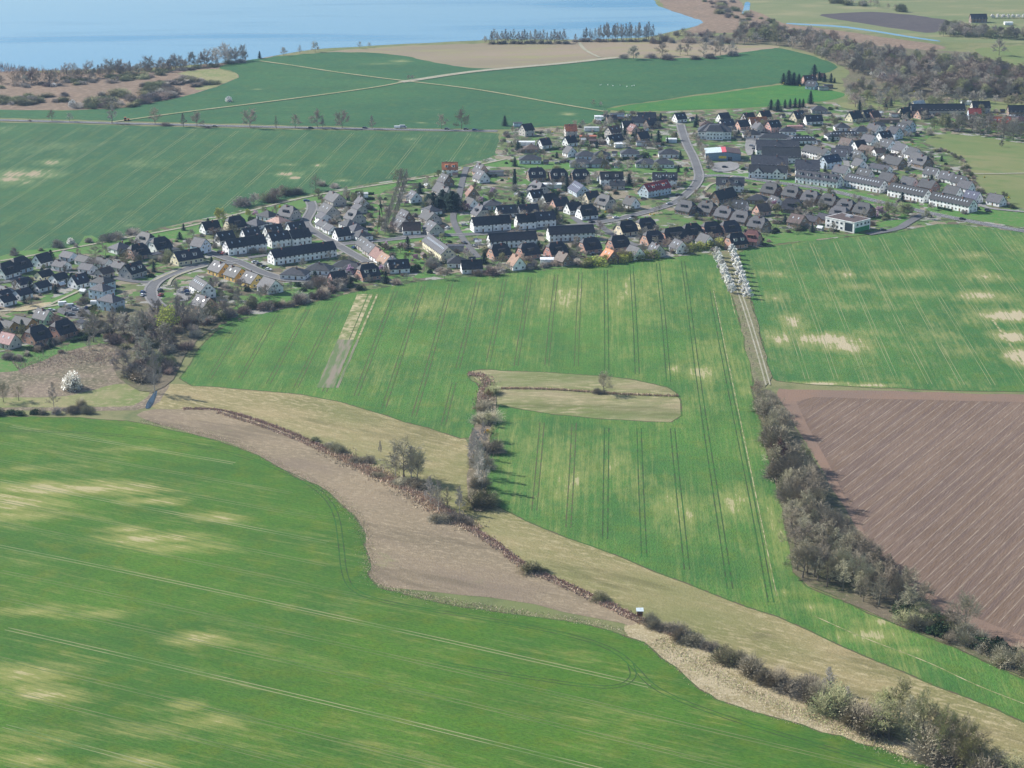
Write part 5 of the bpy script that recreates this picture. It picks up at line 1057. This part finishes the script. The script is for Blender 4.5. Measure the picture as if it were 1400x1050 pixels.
# sheds
def shed_parts(wc, rc):
    r = None
    return wall_mesh(3.6,2.8,2.1,1.0,0,wc), roof_mesh(3.6,2.8,2.1,1.0,0,rc)
tries = cnt = 0
while cnt < 70 and tries < 3000:
    tries += 1; h_ = HOUSES[R7.randrange(len(HOUSES))]; p = h_[0]+Vector((R7.uniform(-15,15), R7.uniform(-15,15), 0))
    if not free(p, 3.) or not offroad(p) or not inside(p, VX): continue
    me = shed_parts(R7.choice('nwecl'), R7.choice('dgnw')); r = bpy.data.objects.new('garden_shed', None); S.collection.objects.link(r); r.location = (p.x, p.y, .06); r.rotation_euler = (0,0,h_[2])
    link('wall', me[0], r); link('roof', me[1], r); tag(r, 'small garden shed with gabled roof among the village houses', 'shed', 'garden sheds in the village'); cnt += 1; HOUSES.append((p, 2, h_[2], 3.6, 2.8))

# bushes: the 290 that show largest are objects, the rest one undergrowth
import numpy as np
def keep_largest(L, n_, name, low=None):
    L.sort(key=lambda b: -b[2]*b[5]/max(b[1].y, 1)/(1 if -.27*b[1].y < b[1].x < .27*b[1].y else 9))
    for b in L[:n_]: plant(*b[:5], wr=b[5], force=True)
    mats = []; A = [[], [], [], []]; nv = 0
    for kd, p, H, label, group, wr in L[n_:]:
        for me in ((RT.choice(low) if low else (RT.choice(V[kd])[1],))):
            s_ = H/VH[kd]; co = np.empty(len(me.vertices)*3, 'f'); me.vertices.foreach_get('co', co); co = co.reshape(-1, 3)
            a = RT.uniform(0, 2*pi); R2 = np.array([[cos(a), -sin(a), 0], [sin(a), cos(a), 0], [0, 0, 1]])
            co = (co*np.array([s_*wr, s_*wr, s_])) @ R2.T + np.array([p.x, p.y, .05])
            li = np.empty(len(me.loops), 'i'); me.loops.foreach_get('vertex_index', li); lt = np.empty(len(me.polygons), 'i'); me.polygons.foreach_get('loop_total', lt)
            mi = np.empty(len(me.polygons), 'i'); me.polygons.foreach_get('material_index', mi); mp = []
            for mm in me.materials:
                if mm not in mats: mats.append(mm)
                mp.append(mats.index(mm))
            for q, v_ in zip(A, (co, li+nv, lt, np.array(mp)[mi])): q.append(v_)
            nv += len(co)
    if not nv: return
    co, li, lt, mi = [np.concatenate(q) for q in A]
    me = bpy.data.meshes.new(name); me.vertices.add(len(co)); me.vertices.foreach_set('co', co.astype('f').ravel())
    me.loops.add(len(li)); me.loops.foreach_set('vertex_index', li.astype('i')); me.polygons.add(len(lt))
    me.polygons.foreach_set('loop_start', np.concatenate([[0], np.cumsum(lt)[:-1]]).astype('i')); me.polygons.foreach_set('material_index', mi.astype('i'))
    for mm in mats: me.materials.append(mm)
    me.update(calc_edges=True); me.validate(); kind(link(name, me), 'stuff')
keep_largest(BUSHES, 290, 'undergrowth')
LOW = [tree_mesh(300+i, R=4., th=.2, dens=.9, tw=.16, fine=4, cmat=('twig_grey', 'twig_brown')[i]) for i in range(2)]
keep_largest(BARES, 290, 'woodland', LOW)

# reeds: uncountable blades
def reeds(name, px, wid, n_, h, mats, seed):
    R_ = random.Random(seed); pts = resample(smooth([P(x, y) for x, y in px], 2), 2); m = MB()
    for i in range(n_):
        j = R_.randrange(len(pts)-1); d = (pts[j+1]-pts[j]).normalized(); nr = Vector((-d.y, d.x, 0))
        p = pts[j].lerp(pts[j+1], R_.random())+nr*R_.gauss(0, wid/3.2); hh = R_.uniform(*h); a = R_.uniform(0, pi); u = Vector((cos(a), sin(a), 0))*R_.uniform(.12,.3)*(1 if h[1] > .7 else .5)
        t = p+Vector((R_.uniform(-.4,.4), R_.uniform(-.4,.4), hh)); m.add([p-u, p+u, t+u*.4, t-u*.4], [(0,1,2,3)], R_.randrange(len(mats)))
    kind(link(name, m.mesh(name, mats)), 'stuff')
reeds('reed_belt', DITCH[3:24], 2.4, 11000, (.2,.75), ['reed_brown','reed_brown','reed'], 1)
reeds('reed_belt', [(450,615),(500,640),(550,662),(600,697),(650,725)], 9, 5000, (.3,1.3), ['reed_brown','reed','reed'], 2)
reeds('reed_belt', [(x-2, y+5) for x, y in DITCH[4:20]], 2.2, 5000, (.3,.8), ['reed','reed','reed_brown'], 3)
reeds('straw_tufts', [(x+3, y-3) for x, y in F1[4:26]], 4.5, 9000, (.1,.3), ['reed','leaf_pale','reed'], 11)
reeds('straw_tufts', F1[8:17], 7, 3500, (.1,.3), ['leaf_pale','reed','twig_olive'], 12)
reeds('reed_belt', [(658,533),(700,531),(760,533),(800,536),(860,540),(928,542)], 1.3, 1500, (.5,1.2), ['reed_brown'], 4)
reeds('reed_belt', [(640,512),(655,512),(668,520),(660,540),(657,560)], 6, 1500, (.4,1.0), ['reed','reed_brown'], 5)
reeds('reed_belt', [(x, y) for x, y in [(900,873),(950,905),(1000,935),(1060,962),(1120,985),(1180,1008),(1250,1040)]], 8, 7000, (.15,.5), ['reed','leaf_pale','reed_brown'], 6)
reeds('reed_belt', [(20,500),(60,495),(100,490),(140,482),(170,490)], 30, 6000, (.2,.7), ['reed','reed','reed_brown','twig_pale'], 7)
reeds('reed_belt', [(-30,88),(0,96),(60,100),(120,100),(240,92)], 30, 2500, (1.5,3), ['reed_brown'], 8)

# ------------------------------------------------------------ vehicles
for nm, c_ in (('white',(.8,.8,.8)),('silver',(.45,.47,.5)),('black',(.02,.02,.022)),('blue',(.03,.07,.22)),('red',(.4,.03,.03)),('grey',(.13,.14,.15)),('orange',(.7,.2,.04))):
    n = NB('paint_'+nm, .3, .6); n.col(c_)
N = NB('rubber', .8, .2); N.col((.02,.02,.02))
def car_meshes(colr):
    def f():
        m = MB(); prof = [(-2.15,.35),(2.15,.35),(2.2,.7),(1.9,.85),(1.0,.98),(-1.95,1.0),(-2.2,.8)]
        vs = [(x,s_*.88,z) for s_ in (-1,1) for x, z in prof]; k = len(prof)
        m.add(vs, [tuple(range(k))]+[tuple(range(2*k-1,k-1,-1))]+[(i+k,(i+1)%k+k,(i+1)%k,i) for i in range(k)])
        m.add([(-1.45,-.62,1.44),(.1,-.62,1.46),(.1,.62,1.46),(-1.45,.62,1.44),(-1.4,-.6,1.40),(.05,-.6,1.42),(.05,.6,1.42),(-1.4,.6,1.40)], [(0,1,2,3),(7,6,5,4),(0,4,5,1),(1,5,6,2),(2,6,7,3),(3,7,4,0)])
        b = m.mesh('body', ['paint_'+colr])
        m = MB(); m.add([(-1.95,-.8,.99),(1.0,-.8,.97),(1.0,.8,.97),(-1.95,.8,.99),(-1.42,-.6,1.41),(.1,-.6,1.43),(.1,.6,1.43),(-1.42,.6,1.41)], [(0,1,5,4),(1,2,6,5),(2,3,7,6),(3,0,4,7)])
        w_ = m.mesh('window', ['glass'])
        m = MB(); m.tube((0,-.1,0),(0,.1,0),.32,.32,10); return b, w_, m.mesh('wheel', ['rubber'])
    return cached(('car', colr), f)
def van_meshes(colr):
    def f():
        m = MB(); prof = [(-2.9,.4),(2.9,.4),(2.95,1.1),(2.2,1.4),(1.6,2.4),(1.4,2.6),(-2.9,2.6)]
        k = len(prof); vs = [(x,s_*1.05,z) for s_ in (-1,1) for x, z in prof]
        m.add(vs, [tuple(range(k))]+[tuple(range(2*k-1,k-1,-1))]+[(i+k,(i+1)%k+k,(i+1)%k,i) for i in range(k)])
        b = m.mesh('body', ['paint_'+colr]); m = MB()
        m.add([(2.23,-.9,1.42),(2.23,.9,1.42),(1.68,.8,2.36),(1.68,-.8,2.36)], [(0,1,2,3)])
        for s_ in (-1.07, 1.07): m.add([(.6,s_,1.5),(1.9,s_,1.5),(1.5,s_,2.2),(.6,s_,2.2)], [(0,1,2,3)])
        w_ = m.mesh('window', ['glass']); m = MB(); m.tube((0,-.12,0),(0,.12,0),.36,.36,10); return b, w_, m.mesh('wheel', ['rubber'])
    return cached(('van', colr), f)
def vehicle(x, y, ang, colr, label, kd='car', group=None, p=None):
    p = p or P(x, y, .45); me = (car_meshes if kd == 'car' else van_meshes)(colr)
    r = bpy.data.objects.new('parked_car' if kd == 'car' else 'camper_van', None); S.collection.objects.link(r)
    r.location = (p.x, p.y, .34); r.rotation_euler = (0,0,radians(ang))
    link('body', me[0], r); link('window', me[1], r)
    wx, wy = (1.35,.82) if kd == 'car' else (1.9,.98)
    for a in (-1, 1):
        for b in (-1, 1): child('wheel', me[2], r, (a*wx, b*wy, .32))
    return tag(r, label, 'car' if kd == 'car' else 'camper van', group)
for x, y, c_, w_ in ((294,173.4,'black','first'),(425,175.2,'black','second'),(499,175.3,'black','third'),(611,176.7,'grey','fourth'),(637,177,'black','fifth'),(649,178,'blue','sixth')):
    vehicle(x, y, 0, c_, '%s dark car from the left driving on the far country road' % w_, 'car', 'dark cars on the country road')
vehicle(551, 175, 0, 'silver', 'silver van pulling a white trailer on the far country road', 'van')
m = MB(); m.box(-2.4,-1,.6,2.4,1,2.2); o = link('trailer', None) if False else bpy.data.objects.new('trailer', None); S.collection.objects.link(o); q = P(543,175,.8); o.location = (q.x,q.y,.34)
link('body', m.mesh('body', ['paint_white']), o); wm = car_meshes('black')[2]
for b in (-1, 1): child('wheel', wm, o, (0, b*.95, .32))
tag(o, 'low white trailer behind the silver van on the country road', 'trailer')
# orange tractor
r = bpy.data.objects.new('tractor', None); S.collection.objects.link(r); q = P(173,163.5,1); r.location = (q.x,q.y,.15); r.rotation_euler = (0,0,.2)
m = MB(); m.box(-.2,-.5,.9,2.4,.5,1.8); m.box(-2,-.9,.8,-.2,.9,1.4); link('body', m.mesh('body', ['paint_orange']), r)
m = MB(); m.box(-1.9,-.75,1.4,-.25,.75,2.7,0); m.box(-2,-.85,2.7,-.1,.85,2.85,1); link('cab', m.mesh('cab', ['glass','paint_orange']), r)
for x, rr in ((-1.2,.85),(1.7,.55)):
    for b in (-1, 1):
        m = MB(); m.tube((0,-.2,0),(0,.2,0),rr,rr,12); child('wheel', m.mesh('wheel', ['rubber']), r, (x, b*.95, rr))
tag(r, 'orange tractor at the start of the far field track', 'tractor')
cars = [(195,400,'blue',80),(195,404,'white',80),(219,397,'grey',70),(220,404,'red',70),(257,399,'blue',10),(258,403,'grey',10),(301,345,'black',60),(305,347,'red',60),(310,348,'black',60),(349,359,'silver',30),(354,362,'black',30),(361,365,'black',30),(367,369,'white',-30),(419,275,'blue',10),(484,339,'blue',70),(446,373,'silver',30),(635,333,'black',-50),(649,337,'grey',-50),(652,329,'blue',0),(635,308,'silver',0),(612,312,'white',60),(762,224,'black',20),(768,222,'grey',20),(778,221,'black',20),(841,225,'black',20),(846,223,'silver',20),(843,226,'blue',20),(863,300,'white',20),(866,297,'black',20),(842,298,'white',28),(809,304,'black',40),(915,279,'silver',30),(880,272,'black',0),(944,231,'grey',70),(928,267,'black',10),(765,301,'grey',30),(804,348,'grey',-20),(808,346,'silver',-20),(796,352,'black',0),(991,229,'black',0),(1006,218,'grey',60),(1000,177,'black',10),(1010,190,'silver',10),(968,229,'grey',60),(1021,231,'grey',30),(1043,182,'black',10),(1028,200,'grey',-40),(1032,204,'black',-40),(1078,240,'blue',-10),(1112,190,'grey',-60),(1120,194,'black',-60),(1118,198,'silver',-60),(1096,268,'silver',20),(1085,302,'silver',40),(1065,304,'black',40),(1316,300,'black',-20),(1324,290,'silver',-20),(1330,286,'blue',-20),(1350,288,'black',-10),(1352,290,'black',-10),(1202,262,'silver',-20),(1270,296,'black',20),(1207,315,'black',20),(1246,223,'white',60),(1249,226,'grey',60),(1243,230,'silver',60),(1240,236,'black',60),(1345,166,'red',0)]
for x, y, c_, a in cars: vehicle(x, y, a, c_, 'small parked %s car among the village houses and streets' % c_, 'car', 'parked %s cars in the village' % c_)
vehicle(87,418,18,'white','white camper van nearest the bend of the left meadow path','van','camper vans on the left lot')
vehicle(97,421,18,'silver','silver camper van second on the left car lot','van','camper vans on the left lot')
for x, y, c_ in ((103,424,'silver'),(112,427,'black'),(93,430,'black'),(97,431,'grey'),(120,422,'blue'),(70,425,'silver')): vehicle(x, y, 15, c_, 'parked %s car on the small left car lot by the camper vans' % c_, 'car', 'cars on the left lot')
vehicle(131,417,5,'white','large white camper van below the grey two-storey houses','van')

# raised hide, swans, boats none
r = bpy.data.objects.new('raised_hide', None); S.collection.objects.link(r); q = P(874.5,849); r.location = (q.x,q.y,0)
m = MB()
for a in (-1,1):
    for b in (-1,1): m.tube((a*1.0,b*1.0,0),(a*.8,b*.8,2.4),.09,.09,5)
m.tube((-1,-1,.6),(1,-1,2.0),.05,.05,4); m.tube((1,-1,.6),(-1,-1,2.0),.05,.05,4); link('frame', m.mesh('frame', ['bark']), r)
m = MB(); m.box(-1,-1,2.4,1,1,4.2,0); m.box(-.7,-1.04,3.2,.7,-.98,3.7,1); link('cabin', m.mesh('cabin', ['door_wood','glass']), r)
m = MB(); m.add([(-1.3,-1.3,4.2),(1.3,-1.3,4.2),(1.3,1.3,4.5),(-1.3,1.3,4.5),(-1.3,-1.3,4.3),(1.3,-1.3,4.3),(1.3,1.3,4.6),(-1.3,1.3,4.6)], [(0,3,2,1),(4,5,6,7),(0,1,5,4),(1,2,6,5),(2,3,7,6),(3,0,4,7)]); link('roof', m.mesh('roof', ['sheet_pale']), r)
tag(r, 'wooden raised hunting hide with pale roof at the reedy ditch', 'raised hide')
N = NB('swan_white', .8, .2); N.col((.85,.85,.85))
def swan_mesh():
    m = MB(); n_ = 8; prof = [(-.75,.02,.30),(-.5,.2,.36),(-.1,.32,.42),(.3,.26,.42),(.55,.1,.45)]
    vs = []
    for x, rr, z in prof: vs += [(x, rr*cos(2*pi*i/n_), z+rr*.8*sin(2*pi*i/n_)) for i in range(n_)]
    m.add(vs, [(a*n_+i, a*n_+(i+1)%n_, (a+1)*n_+(i+1)%n_, (a+1)*n_+i) for a in range(4) for i in range(n_)])
    nk = [(.5,.45),(.68,.65),(.66,.9),(.72,1.1),(.82,1.14)]
    for (x0,z0),(x1,z1) in zip(nk, nk[1:]): m.tube((x0,0,z0),(x1,0,z1),.07,.055,5)
    m.tube((.82,0,1.14),(1.0,0,1.08),.06,.02,5); m.tube((-.1,.12,.3),(-.1,.12,0),.03,.03,3); m.tube((-.1,-.12,.3),(-.1,-.12,0),.03,.03,3)
    return m.mesh('swan', ['swan_white'])
sw = swan_mesh()
for i, (x, y) in enumerate(((821,117),(831,116.8),(838,118),(848,117.3),(857,119),(864,118.3),(867,117.8))):
    o = link('swan', sw); q = P(x, y); o.location = (q.x,q.y,.1); o.scale = (1.15,)*3; o.rotation_euler = (0,0,i*1.3); tag(o, '%s white swan from the left resting in the far green field' % ordw(i), 'swan', 'swans in the far green field')

# ------------------------------------------------------------ haze
m = MB(); m.box(-5500,-250,-1,5500,8800,CH+4); hz = link('haze', m.mesh('haze', [])); kind(hz, 'stuff')
hm = bpy.data.materials.new('haze'); hm.use_nodes = True; t_ = hm.node_tree; t_.nodes.remove(t_.nodes['Principled BSDF'])
pv = t_.nodes.new('ShaderNodeVolumePrincipled'); pv.inputs['Color'].default_value = (.42,.66,1,1); pv.inputs['Density'].default_value = HAZE; pv.inputs['Anisotropy'].default_value = .2
t_.links.new(pv.outputs[0], t_.nodes['Material Output'].inputs['Volume']); hz.data.materials.append(hm)
